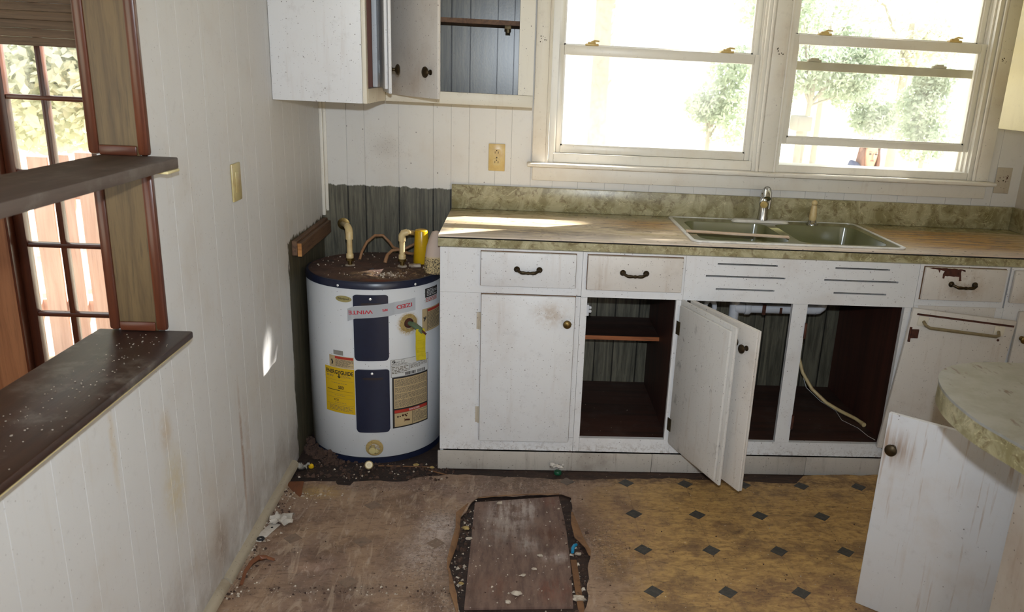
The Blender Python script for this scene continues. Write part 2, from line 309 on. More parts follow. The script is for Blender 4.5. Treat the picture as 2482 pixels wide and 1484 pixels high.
xx = t.sep(p)[0]; c = t.mix(t.math('MULTIPLY', t.step(xx, 1.15, .95), t.step(n, .2, .55, .35, .8)), c, lin((140, 116, 98)))
MAT['slate'] = t.fin(c, .5)
t = NT('rotten_subfloor'); p = t.pos(); x, y, z = t.sep(p)
n = t.noise(t.vmul(p, (2, 9, 1)), 5, 7, .7); n3 = t.noise(p, 50, 5, .75)
c = t.mix(t.step(n, .36, .66), lin((50, 34, 28)), lin((30, 20, 17)))
c = t.mix(t.step(x, .7, 1.3), c, t.mix(t.step(n, .35, .66), lin((70, 50, 38)), lin((44, 31, 26))))
c = t.mix(t.math('MULTIPLY', t.step(n3, .56, .7), .5), c, lin((104, 84, 70)))
c = t.mix(t.math('MULTIPLY', specks(t, p, 60, .16, .78), .7), c, lin((190, 178, 160)))
MAT['subfloor'] = t.fin(c, .7, n3, .5, .004)
t = NT('patch_board_wood'); p = t.pos(); x, y, z = t.sep(p)
n = t.noise(t.vmul(p, (9, 2, 1)), 4, 6, .7); n3 = t.noise(p, 26, 6, .75)
c = t.mix(t.step(n, .36, .66), lin((122, 98, 86)), lin((94, 72, 62)))
for q, r, a, col in [((.84, -1.0, 0), (.12, .18, .2), 1.0, (186, 172, 164)), ((.91, -.95, 0), (.05, .12, .2), .9, (176, 162, 154)), ((.80, -1.1, 0), (.12, .15, .2), .6, (160, 146, 136)), ((.9, -1.18, 0), (.06, .08, .2), .6, (196, 186, 178)), ((1.0, -1.26, 0), (.1, .05, .2), .7, (186, 172, 164)), ((.98, -1.12, 0), (.08, .08, .2), .8, (92, 56, 36)), ((.98, -1.44, 0), (.09, .1, .2), .6, (124, 70, 50)), ((.8, -1.42, 0), (.1, .1, .2), .5, (118, 76, 56)), ((.99, -.9, 0), (.05, .08, .2), .6, (110, 60, 40))]:
    c = t.mix(t.math('MULTIPLY', t.blob(p, q, r, .9), t.math('MULTIPLY', t.step(t.math('ADD', t.math('MULTIPLY', n3, .4), t.math('MULTIPLY', t.noise(t.vmul(p, (16, 2.2, 1)), 3, 5, .65), .6)), .40, .60), a)), c, lin(col))
c = t.mix(t.math('MULTIPLY', specks(t, p, 60, .15, .8), .7), c, lin((206, 196, 186)))
c = t.mix(t.math('MULTIPLY', t.step(n3, .54, .68), .35), c, lin((58, 44, 38)))
MAT['patch'] = t.fin(c, .6, n3, .3, .003)
MAT['torn_vinyl'] = plain('torn_vinyl_edge', (142, 106, 74), .6, 0, .6, 40, (86, 60, 44))
MAT['vinyl_back'] = plain('vinyl_backing_brown', (112, 66, 40), .5, 0, .5, 40, (80, 46, 28))
MAT['plaster'] = plain('plaster_crumb', (190, 178, 162), .9, 0, .8, 40, (130, 112, 94))
MAT['dirt'] = plain('dirt_clump', (74, 54, 44), .95, 0, .6, 70, (44, 32, 28))
MAT['blue'] = plain('blue_plastic', (30, 134, 178), .4, 0, .2)
MAT['green'] = plain('green_plastic', (20, 78, 52), .35, 0, .2)
MAT['paper'] = plain('dirty_paper', (196, 188, 178), .8, 0, .4, 60, (150, 138, 124))
MAT['black_plastic'] = plain('black_rubber', (32, 34, 38), .4, 0, .2)
MAT['twig'] = plain('dry_stick', (120, 84, 54), .8, 0, .3)
MAT['panel_brown'] = wood('brown_room_panelling', (176, 120, 80), (146, 94, 60), 'z', .5, .45, .3)
MAT['floor_brown'] = wood('brown_room_floor', (110, 76, 52), (84, 56, 40), 'y', .5, .6, .3)
MAT['grass'] = plain('pale_dry_yard', (214, 208, 186), .95, 0, .4, 1.5, (176, 180, 140))
MAT['bark'] = plain('grey_bark', (172, 166, 158), .9, 0, .6, 14, (146, 140, 132))
def leafmat(name, c1, c2):
    t = NT(name); p = t.pos(); n = t.noise(p, 3, 4, .6)
    c = t.mix(t.step(n, .38, .64), lin(c1), lin(c2)); t.fin(c, .7)
    tr = t.n('ShaderNodeBsdfTranslucent'); t.put(tr.inputs[0], c)
    mx = t.n('ShaderNodeMixShader'); mx.inputs[0].default_value = .4
    t.t.links.new(t.b.outputs[0], mx.inputs[1]); t.t.links.new(tr.outputs[0], mx.inputs[2])
    t.t.links.new(mx.outputs[0], t.t.nodes['Material Output'].inputs[0]); return t.m
MAT['leaf'] = leafmat('hazy_green_leaves', (178, 192, 174), (208, 216, 200))  # haze and glare outside are put into these pale leaf colours
MAT['leaf2'] = leafmat('yellow_green_leaves', (208, 213, 190), (226, 228, 208))  # near-white leaves; the washed-out glare is put into the colour
MAT['leaf_dark'] = leafmat('dark_green_leaves', (70, 92, 60), (96, 116, 80))
MAT['fence'] = wood('pink_stained_fence', (226, 188, 170), (206, 164, 146), 'z', .5, .8, .2)
MAT['skin'] = plain('skin', (226, 176, 150), .5, 0, .2)
MAT['hair'] = plain('brown_hair', (140, 98, 82), .6, 0, .4, 60)
MAT['jacket'] = plain('blue_grey_jacket', (88, 96, 124), .8, 0, .3)
MAT['trousers'] = plain('dark_trousers', (50, 54, 70), .8)
MAT['eye'] = plain('eye_dark', (60, 44, 40), .3)
MAT['lip'] = plain('lips', (190, 104, 104), .5)
t = NT('dirty_window_glass')
for n in list(t.t.nodes): t.t.nodes.remove(n)
out = t.n('ShaderNodeOutputMaterial'); tr = t.n('ShaderNodeBsdfTransparent'); gl = t.n('ShaderNodeBsdfGlossy'); gl.inputs['Roughness'].default_value = .02
tl = t.n('ShaderNodeBsdfTranslucent'); tl.inputs[0].default_value = (.9, .9, .86, 1)
lw = t.n('ShaderNodeLayerWeight'); lw.inputs[0].default_value = .5; fr_ = t.math('MULTIPLY_ADD', t.math('POWER', lw.outputs['Facing'], 5), .4, .015)
m1 = t.n('ShaderNodeMixShader'); m2 = t.n('ShaderNodeMixShader')
p = t.pos(); nn = t.step(t.noise(t.vmul(p, (3, 3, 1)), 4, 6, .7), .35, .75, .015, .05)
t.t.links.new(nn, m1.inputs[0]); t.t.links.new(tr.outputs[0], m1.inputs[1]); t.t.links.new(tl.outputs[0], m1.inputs[2])
t.t.links.new(fr_, m2.inputs[0]); t.t.links.new(m1.outputs[0], m2.inputs[1]); t.t.links.new(gl.outputs[0], m2.inputs[2]); t.t.links.new(m2.outputs[0], out.inputs[0])
MAT['glass'] = t.m

# ------------------------------------------------------------------ geometry helpers
ORG = {}
def vec(*a): return Vector(a)
def prop(o, label=None, cat=None, group=None, kind=None):
    if label: o['label'] = label
    if cat: o['category'] = cat
    if group: o['group'] = group
    if kind: o['kind'] = kind
    return o
def thing(name, label, cat, loc, group=None):
    o = bpy.data.objects.new(name, None); COL.objects.link(o); o.empty_display_size = .05
    o.location = loc; ORG[o.name] = Vector(loc); return prop(o, label, cat, group)
def root(name, loc=(0, 0, 0)):
    o = bpy.data.objects.new(name, None); COL.objects.link(o); o.location = loc; ORG[o.name] = Vector(loc); o['kind'] = 'structure'; return o
class B:
    def __init__(s): s.v = []; s.f = []
    def add(s, vs, fs, M=None):
        o = len(s.v)
        s.v += [(M @ Vector(q)) if M else Vector(q) for q in vs]; s.f += [tuple(i + o for i in f) for f in fs]; return s
    def box(s, x0, x1, y0, y1, z0, z1, bev=0.0, M=None):
        x0, x1 = min(x0, x1), max(x0, x1); y0, y1 = min(y0, y1), max(y0, y1); z0, z1 = min(z0, z1), max(z0, z1)
        if bev <= 0:
            vs = [(x, y, z) for x in (x0, x1) for y in (y0, y1) for z in (z0, z1)]
            return s.add(vs, [(0, 1, 3, 2), (4, 6, 7, 5), (0, 4, 5, 1), (2, 3, 7, 6), (0, 2, 6, 4), (1, 5, 7, 3)], M)
        b = min(bev, (x1 - x0) * .45, (y1 - y0) * .45, (z1 - z0) * .45)
        bm = bmesh.new(); bmesh.ops.create_cube(bm, size=1)
        for q in bm.verts: q.co = Vector(((x0 + x1) / 2 + q.co.x * (x1 - x0), (y0 + y1) / 2 + q.co.y * (y1 - y0), (z0 + z1) / 2 + q.co.z * (z1 - z0)))
        bmesh.ops.bevel(bm, geom=bm.edges[:], offset=b, segments=2, affect='EDGES', profile=.5)
        return s.bm(bm, M)
    def bm(s, bm, M=None):
        bm.verts.ensure_lookup_table(); bm.verts.index_update()
        s.add([q.co.copy() for q in bm.verts], [[q.index for q in f.verts] for f in bm.faces], M); bm.free(); return s
    def lathe(s, prof, M=None, n=20, cap=True):
        vs, fs = [], []
        for r, z in prof:
            for k in range(n): a = 2 * PI * k / n; vs.append((r * math.cos(a), r * math.sin(a), z))
        for i in range(len(prof) - 1):
            for k in range(n): fs.append((i * n + k, i * n + (k + 1) % n, (i + 1) * n + (k + 1) % n, (i + 1) * n + k))
        if cap: fs.append(tuple(range(n - 1, -1, -1))); fs.append(tuple((len(prof) - 1) * n + k for k in range(n)))
        return s.add(vs, fs, M)
    def tube(s, pts, r, n=10, M=None):
        pts = [Vector(q) for q in pts]; rs = r if isinstance(r, (list, tuple)) else [r] * len(pts)
        vs, fs = [], []; prev = None
        for i, q in enumerate(pts):
            d = (pts[min(i + 1, len(pts) - 1)] - pts[max(i - 1, 0)]).normalized()
            if prev is None: a = d.orthogonal().normalized()
            else: a = (prev - d * prev.dot(d)); a = a.normalized() if a.length > 1e-6 else d.orthogonal().normalized()
            prev = a; b = d.cross(a)
            for k in range(n): t_ = 2 * PI * k / n; vs.append(q + (a * math.cos(t_) + b * math.sin(t_)) * rs[i])
        for i in range(len(pts) - 1):
            for k in range(n): fs.append((i * n + k, i * n + (k + 1) % n, (i + 1) * n + (k + 1) % n, (i + 1) * n + k))
        fs.append(tuple(range(n - 1, -1, -1))); fs.append(tuple((len(pts) - 1) * n + k for k in range(n)))
        return s.add(vs, fs, M)
    def sphere(s, c, r, sub=2, jit=0.0, seed=0, flat=(1, 1, 1)):
        bm = bmesh.new(); bmesh.ops.create_icosphere(bm, subdivisions=sub, radius=1)
        for q in bm.verts:
            k = 1 + jit * mnoise.noise(q.co * 1.7 + Vector((seed * 3.1, seed * 1.7, seed)))
            q.co = Vector((c[0] + q.co.x * r * k * flat[0], c[1] + q.co.y * r * k * flat[1], c[2] + q.co.z * r * k * flat[2]))
        return s.bm(bm)
    def prism(s, poly, z0, z1, M=None):
        n = len(poly)
        a = sum(poly[i][0] * poly[(i + 1) % n][1] - poly[(i + 1) % n][0] * poly[i][1] for i in range(n))
        if a < 0: poly = poly[::-1]
        vs = [(x, y, z0) for x, y in poly] + [(x, y, z1) for x, y in poly]
        fs = [tuple(range(n - 1, -1, -1)), tuple(range(n, 2 * n))] + [(i, (i + 1) % n, n + (i + 1) % n, n + i) for i in range(n)]
        return s.add(vs, fs, M)
    def make(s, name, mat, parent=None, smooth=True, kind=None, label=None, ang=35):
        org = ORG[parent.name] if parent else Vector((0, 0, 0))
        me = bpy.data.meshes.new(name); me.from_pydata([q - org for q in s.v], [], s.f)
        me.materials.append(MAT[mat] if isinstance(mat, str) else mat); me.update()
        if smooth: me.shade_smooth(); me.set_sharp_from_angle(angle=math.radians(ang))
        o = bpy.data.objects.new(name, me); COL.objects.link(o)
        if parent: o.parent = parent
        ORG[o.name] = org
        if kind: o['kind'] = kind
        if label: o['label'] = label
        return o
def Box(*a, **k): return B().box(*a, **k)
def dup(o, name, delta, parent):         # copy sharing mesh data
    c = o.copy(); c.name = name; COL.objects.link(c); c.parent = parent; c.location = o.location + Vector(delta); ORG[c.name] = ORG[o.name]; return c
def frame(O, X, Y=None, Z=None):
    X = Vector(X).normalized(); Z = Vector(Z or (0, 0, 1)).normalized(); Y = Z.cross(X).normalized(); Z = X.cross(Y)
    return Matrix(((X.x, Y.x, Z.x, O[0]), (X.y, Y.y, Z.y, O[1]), (X.z, Y.z, Z.z, O[2]), (0, 0, 0, 1)))
def axis_m(O, Zd):                       # local z along Zd
    q = Vector(Zd).normalized().to_track_quat('Z', 'Y').to_matrix().to_4x4(); q.translation = Vector(O); return q
def fill2d(loops, z0, z1):               # planar region with holes, extruded
    cu = bpy.data.curves.new('tmp', 'CURVE'); cu.dimensions = '2D'; cu.fill_mode = 'BOTH'; cu.extrude = (z1 - z0) / 2
    for L in loops:
        sp = cu.splines.new('POLY'); sp.points.add(len(L) - 1)
        for q, (x, y) in zip(sp.points, L): q.co = (x, y, 0, 1)
        sp.use_cyclic_u = True
    o = bpy.data.objects.new('tmp', cu); COL.objects.link(o); dg = bpy.context.evaluated_depsgraph_get()
    me = bpy.data.meshes.new_from_object(o.evaluated_get(dg))
    b = B().add([(q.co.x, q.co.y, q.co.z + (z0 + z1) / 2) for q in me.vertices], [tuple(f.vertices) for f in me.polygons])
    bpy.data.objects.remove(o); bpy.data.curves.remove(cu); bpy.data.meshes.remove(me); return b
def text_mesh(s, size, bold=0.0, sx=1.0):
    cu = bpy.data.curves.new('tmp', 'FONT'); cu.body = s; cu.size = size; cu.align_x = 'CENTER'; cu.align_y = 'CENTER'; cu.offset = bold; cu.resolution_u = 3; cu.fill_mode = 'FRONT'
    o = bpy.data.objects.new('tmp', cu); COL.objects.link(o); dg = bpy.context.evaluated_depsgraph_get()
    me = bpy.data.meshes.new_from_object(o.evaluated_get(dg))
    r = ([(q.co.x * sx, q.co.y) for q in me.vertices], [tuple(f.vertices) for f in me.polygons])
    bpy.data.objects.remove(o); bpy.data.curves.remove(cu); bpy.data.meshes.remove(me); return r
def rrect(x0, x1, y0, y1, r, n=6):
    out = []
    for cx, cy, a0 in ((x1 - r, y1 - r, 0), (x0 + r, y1 - r, 90), (x0 + r, y0 + r, 180), (x1 - r, y0 + r, 270)):
        for k in range(n + 1): a = math.radians(a0 + 90 * k / n); out.append((cx + r * math.cos(a), cy + r * math.sin(a)))
    return out
def jag(pts, amp, step, seed):           # ragged version of an open polyline
    rnd = random.Random(seed); out = []
    for a, b in zip(pts, pts[1:]):
        a, b = Vector(a), Vector(b); n = max(1, int((b - a).length / step)); nr = Vector((-(b - a).y, (b - a).x)).normalized()
        for k in range(n): q = a.lerp(b, k / n) + (nr * rnd.uniform(-amp, amp) if k else Vector((0, 0))); out.append((q.x, q.y))
    out.append(tuple(pts[-1])); return out
# ================================================================== STRUCTURE
# ---------------- floor
floor = root('floor')
B().box(-.0, 3.07, -4.7, 0.0, -.06, -.012).make('subfloor', 'subfloor', floor, smooth=False)
top_edge = jag([(.012, -.803), (.107, -.781), (.185, -.781), (.2, -.806), (.246, -.812), (.254, -.782), (.317, -.770), (.448, -.771), (.468, -.748), (.528, -.729), (.604, -.709), (1.064, -.736), (1.487, -.712), (1.732, -.720), (1.905, -.735), (1.959, -.733), (2.01, -.668), (2.28, -.652), (3.06, -.655)], .006, .03, 3)
hole = [(.685, -.985), (.703, -.912), (.723, -.881), (1.028, -.845), (1.064, -.87), (1.062, -1.003), (1.085, -1.162), (1.106, -1.236), (1.090, -1.352), (1.071, -1.518), (1.053, -1.575), (.699, -1.579), (.697, -1.522), (.666, -1.38), (.649, -1.326), (.665, -1.197), (.658, -1.05), (.685, -.985)]
fill2d([top_edge + [(3.06, -4.7), (.012, -4.7)], jag(hole, .004, .025, 5)[:-1]], -.004, 0).make('vinyl_sheet', 'vinyl', floor, smooth=False)
dm = None
spots = [(1.2826 + i * .2297, -.7555 - j * .2297) for j in range(4) for i in range(0, 7)] + [(1.053, -.752), (.825, -.752), (.133, -1.173), (.36, -1.187), (.598, -1.192), (.358, -1.409), (.354, -.953)]
for x, y in spots:
    if x > 2.9 or (x > 1.85 and y < -1.3 and x > 2.2): continue
    if dm is None:
        dm = B().prism([(-.031, 0), (0, -.031), (.031, 0), (0, .031)], .0002, .0009).make('diamond_inset', 'slate', floor, smooth=False); dm.location = (x, y, 0)
    else:
        c = dm.copy(); COL.objects.link(c); c.parent = floor; c.location = (x, y, 0)
# torn lips of the vinyl around the patched hole
def lip(name, pts, wd, lift, seed, mat='torn_vinyl', parent=None):
    rnd = random.Random(seed); b = B(); rows = []
    for i, q in enumerate(pts):
        d = (Vector(pts[min(i + 1, len(pts) - 1)]) - Vector(pts[max(i - 1, 0)])).normalized(); nr = Vector((-d.y, d.x))
        w_ = wd * rnd.uniform(.6, 1.2) * (.25 if i in (0, len(pts) - 1) else 1); h = lift * rnd.uniform(.6, 1.2) * (.1 if i in (0, len(pts) - 1) else 1)
        q = Vector(q); rows.append([(q.x, q.y, .0008), (q.x + nr.x * w_ * .5, q.y + nr.y * w_ * .5, h * .7), (q.x + nr.x * w_, q.y + nr.y * w_, h), (q.x + nr.x * w_, q.y + nr.y * w_, h - .003), (q.x + nr.x * w_ * .5, q.y + nr.y * w_ * .5, h * .7 - .003), (q.x, q.y, -.003)])
    n = 6; vs = [v for r in rows for v in r]; fs = []
    for i in range(len(rows) - 1):
        for k in range(n): fs.append((i * n + k, i * n + (k + 1) % n, (i + 1) * n + (k + 1) % n, (i + 1) * n + k))
    fs += [tuple(range(n)), tuple((len(rows) - 1) * n + k for k in range(n - 1, -1, -1))]
    return b.add(vs, fs).make(name, mat, parent, label=None)
lip('torn_vinyl_lip', [(.69, -.93), (.668, -1.02), (.672, -1.12), (.668, -1.2), (.655, -1.3), (.652, -1.34)], -.016, .02, 1, parent=floor)
lip('torn_vinyl_lip', [(.655, -1.33), (.672, -1.40), (.688, -1.47), (.698, -1.55)], -.02, .016, 2, parent=floor)
lip('torn_vinyl_lip', [(1.063, -.98), (1.078, -1.07), (1.09, -1.15), (1.108, -1.225), (1.105, -1.25)], -.034, .014, 3, 'torn_vinyl', parent=floor)
lip('torn_vinyl_lip', [(.72, -.885), (.8, -.868), (.9, -.856), (1.02, -.846)], -.012, .008, 4, parent=floor)
lip('torn_vinyl_lip', [(.012, -.803), (.05, -.86), (.085, -.90)], .05, .035, 6, 'vinyl_back', parent=floor)
# ---------------- back wall: window openings between x .955-1.865 and 1.945-2.845
WZ0, WZ1 = 1.125, 2.14
wb = root('wall_back')
core = B()
for a, b_, z0, z1 in [(-.114, .955, 0, 2.44), (.955, 1.865, 0, WZ0), (.955, 1.865, WZ1, 2.44), (1.865, 1.945, 0, 2.44), (1.945, 2.845, 0, WZ0), (1.945, 2.845, WZ1, 2.44), (2.845, 3.2, 0, 2.44)]:
    core.box(a, b_, .003, .15, z0 - .06, z1)
core.make('wall_core', 'wall_back', wb, smooth=False)
gx = [0, .108, .183, .325, .47, .545, .621, .732, .80, .885, .98, 1.09, 1.208, 1.293, 1.403, 1.52, 1.60, 1.70, 1.852, 1.988, 2.10, 2.19, 2.276, 2.40, 2.52, 2.61, 2.74, 2.86, 2.95, 3.07]
for a, b_ in zip(gx, gx[1:]):
    lo, hi = a + .0006, b_ - .0006
    if hi < .90 or lo > 2.90: B().box(lo, hi, 0, .0105, -.012, 2.44, .001).make('plank', 'wall_back', wb, smooth=False)
    else:
        B().box(lo, hi, 0, .0105, -.012, 1.12, .001).make('plank', 'wall_back', wb, smooth=False)
        if lo < .95: B().box(lo, .954, 0, .0105, 1.12, 2.44, .001).make('plank', 'wall_back', wb, smooth=False)
        elif hi > 2.846: B().box(2.847, hi, 0, .0105, 1.12, 2.44, .001).make('plank', 'wall_back', wb, smooth=False)
        else: B().box(lo, hi, 0, .0105, WZ1, 2.44, .001).make('plank', 'wall_back', wb, smooth=False)
# ---------------- left wall with the pass-through
YJ = -1.632
wl = root('wall_left')
core = B().box(-.115, -.0012, YJ - .006, .0, -.06, 2.44).box(-.115, -.0012, -4.7, YJ - .006, -.06, .825).box(-.115, -.0105, -4.7, YJ - .006, 2.2, 2.44).box(-.115, -.0105, -4.7, -3.6, .825, 2.2)
core.make('wall_core', 'groove_light', wl, smooth=False)
gy = [0, -.10, -.205, -.33, -.42, -.545, -.70, -.872, -.99, -1.115, -1.27, -1.418, -1.526, YJ]
for a, b_ in zip(gy, gy[1:]): B().box(-.0020, 0, b_ + .0007, a - .0007 if a < 0 else 0, -.012, 2.44).make('plank', 'wall_left', wl, smooth=False)
gy = [YJ, -1.70, -1.81, -1.925, -2.072, -2.172, -2.315, -2.45, -2.58, -2.70, -2.85, -3.0, -3.2, -3.4, -3.6, -4.1, -4.7]
for a, b_ in zip(gy, gy[1:]): B().box(-.0020, 0, b_ + .0007, a - .0007, -.012, .825 if b_ > -3.61 else 2.44).make('plank', 'wall_left', wl, smooth=False)
# other walls and ceiling
wr = root('wall_right'); B().box(3.0676, 3.2, -3.3, 0, -.06, 2.44).box(3.0676, 3.2, -4.7, -3.7, 2.15, 2.44).box(3.0676, 3.2, -3.7, -3.3, -.06, 2.44).box(3.0676, 3.2, -4.7, -4.6, -.06, 2.15).make('wall_panel', 'wall_plain', wr, smooth=False)  # unseen doorway near the rear added to let fill daylight in
wre = root('wall_rear')
B().box(-.115, 1.5, -4.82, -4.7, -.06, 2.44).box(2.4, 3.2, -4.82, -4.7, -.06, 2.44).box(1.5, 2.4, -4.82, -4.7, -.06, .75).box(1.5, 2.4, -4.82, -4.7, 2.15, 2.44).make('wall_panel', 'wall_plain', wre, smooth=False)  # unseen window gap behind the camera, added and sized for fill light
ce = root('ceiling'); B().box(-.115, 3.2, -4.82, .15, 2.44, 2.5).make('ceiling_board', 'ceiling', ce, smooth=False)
# corner bead and baseboard
tr = root('trim_1'); B().box(0, .014, -.014, 0, .86, 1.36, .003).make('corner_bead', 'trim', tr)
B().box(.014, .027, -.006, 0, .88, 1.36, .002).make('corner_strip', 'trim', tr)
bb = root('baseboard_left')
q = [(0, 0), (.023, 0), (.022, .010), (.017, .018), (.009, .023), (0, .024)]
def qround(y0, y1, rot=0): return B().add([(x, y, z + rot) for y in (y0, y1) for x, z in q], [tuple(range(5, -1, -1)), tuple(range(6, 12))] + [(i, (i + 1) % 6, 6 + (i + 1) % 6, 6 + i) for i in range(6)])
qround(-1.425, -.66).make('quarter_round', 'base_dirty', bb); qround(-4.6, -1.44, .004).make('quarter_round', 'base_dirty', bb)
# ---------------- pass-through trim
t2 = root('trim_2')
def rpost(x0, x1, y0, y1, z0, z1): return B().box(x0, x1, y0, y1, z0, z1, .008)
for z0, z1 in ((.859, 1.245), (1.272, 2.2)):
    B().box(-.106, -.018, YJ - .0105, YJ - .0062, z0, z1).make('jamb_panel', 'oak', t2, smooth=False)
    rpost(-.022, .004, YJ - .016, YJ + .004, z0, z1).make('jamb_bead', 'red_trim', t2)
    rpost(-.130, -.104, YJ - .016, YJ + .004, z0, z1).make('jamb_bead', 'red_trim', t2)
    B().box(-.104, -.022, YJ - .0175, YJ - .0106, z0, z0 + .022, .004).make('jamb_base_bead', 'red_trim_x', t2)
# ---------------- window trim: casings, stool, apron
t3 = root('trim_3')
def casing(x0, x1, z0=WZ0 + .0, z1=2.2):
    B().box(x0, x1, -.020, .0, z0, z1, .004).make('casing', 'trim', t3)
casing(.889, .945); casing(1.873, 1.937); casing(2.852, 2.908)
for x in (.951, 1.866, 1.943, 2.846): B().tube([(x, -.010, WZ0), (x, -.010, 2.14)], .0075, 8).make('casing_bead', 'trim', t3)
B().box(.889, 2.908, -.02, 0, 2.14, 2.2, .004).make('head_casing', 'trim', t3)
B().box(.868, 2.930, -.062, .06, WZ0 - .017, WZ0 - .0005, .007).make('stool', 'trim', t3)
B().box(.892, 2.906, -.018, 0, 1.048, WZ0 - .018, .003).make('apron', 'trim', t3)
# painted-over catch marks on the casings
t4 = None
for x, z in ((.918, 1.62), (1.905, 1.625), (2.878, 1.63)):
    b = B(); rnd = random.Random(int(x * 100))
    for k in range(7): b.sphere((x + rnd.uniform(-.014, .014), -.0205, z + rnd.uniform(-.014, .014)), rnd.uniform(.0012, .003), 1)
    b.make('screw_stubs', 'brass_dark', t3, kind='stuff')
# ---------------- windows
def sash(win, x0, x1, z0, z1, y, st=.028, tr_=.04, br=.03, locks=True, d=.028, nm='sash'):
    b = B().box(x0, x0 + st, y, y + d, z0, z1, .003).box(x1 - st, x1, y, y + d, z0, z1, .003).box(x0 + st, x1 - st, y, y + d, z1 - tr_, z1, .003).box(x0 + st, x1 - st, y, y + d, z0, z0 + br, .003)
    b.box(x0 + st, x0 + st + .007, y + .006, y + d - .006, z0 + br, z1 - tr_).box(x1 - st - .007, x1 - st, y + .006, y + d - .006, z0 + br, z1 - tr_).box(x0 + st, x1 - st, y + .006, y + d - .006, z0 + br, z0 + br + .006)
    o = b.make(nm, 'vinyl_white', win)
    B().box(x0 + st, x1 - st, y + d * .5 - .001, y + d * .5 + .001, z0 + br, z1 - tr_).make('pane', 'glass', o, smooth=False)
    if locks:
        for lx in (x0 + (x1 - x0) * .165, x0 + (x1 - x0) * .83):
            l = B().box(lx - .028, lx + .028, y + .001, y + d, z1, z1 + .009, .003).box(lx - .018, lx + .016, y + .004, y + d - .004, z1 + .008, z1 + .016, .004)
            l.tube([(lx - .004, y + d / 2, z1 + .014), (lx + .012, y + .012, z1 + .021), (lx + .03, y + .004, z1 + .019)], [.004, .004, .003], 8)
            l.make('sash_lock', 'ivory', o)
    return o
def window(n, x0, x1, lift, lower_top, upper_drop, sill=.026):
    w_ = root('window_%d' % n)
    f = B().box(x0, x0 + .022, .0, .13, WZ0, WZ1).box(x1 - .022, x1, .0, .13, WZ0, WZ1).box(x0, x1, .0, .13, WZ1 - .02, WZ1).box(x0 + .022, x1 - .022, .004, .13, WZ0, WZ0 + sill, .003)
    for yy in (.026, .066, .106): f.box(x0 + .022, x0 + .030, yy - .004, yy, WZ0 + .026, WZ1 - .02).box(x1 - .030, x1 - .022, yy - .004, yy, WZ0 + .026, WZ1 - .02)
    f.make('window_frame', 'vinyl_white', w_, smooth=False)
    zb = WZ0 + .027 + lift
    sash(w_, x0 + .024, x1 - .024, zb, lower_top, .030)
    sash(w_, x0 + .024, x1 - .024, lower_top - .035 - upper_drop, WZ1 - .021 - upper_drop, .068, br=.035, locks=upper_drop > 0)
    return w_
w1 = window(1, .957, 1.868, .0135, 1.607, 0.0, .040)
w2 = window(2, 1.942, 2.845, .092, 1.698, 0.0, .032)
# second (storm) sash rail seen behind the raised lower sash of window 2
o = B().box(1.97, 2.82, .098, .122, 1.556, 1.592, .003).make('storm_rail', 'storm_metal', w2)
for lx in (2.10, 2.66): B().box(lx - .03, lx + .03, .098, .12, 1.592, 1.602, .003).box(lx - .018, lx + .018, .1, .118, 1.600, 1.608, .003).make('storm_latch', 'storm_metal', o)
B().box(1.97, 2.82, .110, .112, 1.16, 1.562).make('storm_pane', 'glass', o, smooth=False)
# ---------------- the room beyond the pass-through
fb = root('floor_beyond'); B().box(-3.6, -.115, -4.7, .12, -.06, -.0).make('floor_boards', 'floor_brown', fb, smooth=False)
cb = root('ceiling_beyond'); B().box(-3.6, -.115, -4.7, .15, 2.44, 2.5).make('ceiling_board', 'ceiling', cb, smooth=False)
wv = root('wall_beyond')
DX0, DX1, DY = -1.305, -.70, .02
for a, b_ in ((-3.6, -2.4), (-2.4, -1.9), (-1.9, -1.62), (-1.62, DX0 - .015), (DX1 + .03, -.115)):
    B().box(a + .002, b_ - .002, 0, .012, 0, 2.44, .001).make('plank', 'panel_brown', wv, smooth=False)
B().box(DX0 - .03, DX1 + .03, 0, .012, 2.08, 2.44).make('plank', 'panel_brown', wv, smooth=False)
B().box(-3.6, DX0 - .015, .0125, .13, -.0, 2.44).box(DX1 + .03, -.115, .0125, .13, -.0, 2.44).box(DX0 - .03, DX1 + .03, .0125, .13, 2.08, 2.44).make('wall_core', 'groove', wv, smooth=False)
ws = root('wall_side_beyond'); B().box(-3.72, -3.6, -4.7, -3.2, 0, 2.44).box(-3.72, -3.6, -1.0, .13, 0, 2.44).box(-3.72, -3.6, -3.2, -1.0, 0, .6).box(-3.72, -3.6, -3.2, -1.0, 2.1, 2.44).make('wall_panel', 'panel_brown', ws, smooth=False)  # wide unseen opening added to brighten this room with sky light
wq = root('wall_rear_beyond'); B().box(-3.6, -.115, -4.82, -4.7, 0, .5).box(-3.6, -.115, -4.82, -4.7, 2.2, 2.44).box(-3.6, -3.2, -4.82, -4.7, .5, 2.2).box(-.6, -.115, -4.82, -4.7, .5, 2.2).make('wall_panel', 'panel_brown', wq, smooth=False)  # unseen opening added here too, for more sky light inside
d1 = root('door_1')
df = B().box(DX0, -1.262, DY, DY + .04, .012, 2.05, .004).box(-.745, DX1, DY, DY + .04, .012, 2.05, .004).box(-1.262, -.745, DY, DY + .04, 1.92, 2.05, .004).box(-1.262, -.745, DY, DY + .04, .012, .06, .004)
df.make('door_stile_frame', 'red_trim', d1)
for x in (-1.113, -.938): B().box(x - .0125, x + .0125, DY + .003, DY + .037, .06, 1.92, .004).make('muntin', 'red_trim', d1)
for z in (.365, .676, .985, 1.292, 1.60): B().box(-1.262, -.745, DY + .002, DY + .038, z - .010, z + .010, .004).make('muntin', 'red_trim_x', d1)
xs = [-1.262, -1.1255, -1.1005, -.9505, -.9255, -.745]; zs = [.06, .365, .676, .985, 1.292, 1.60, 1.92]
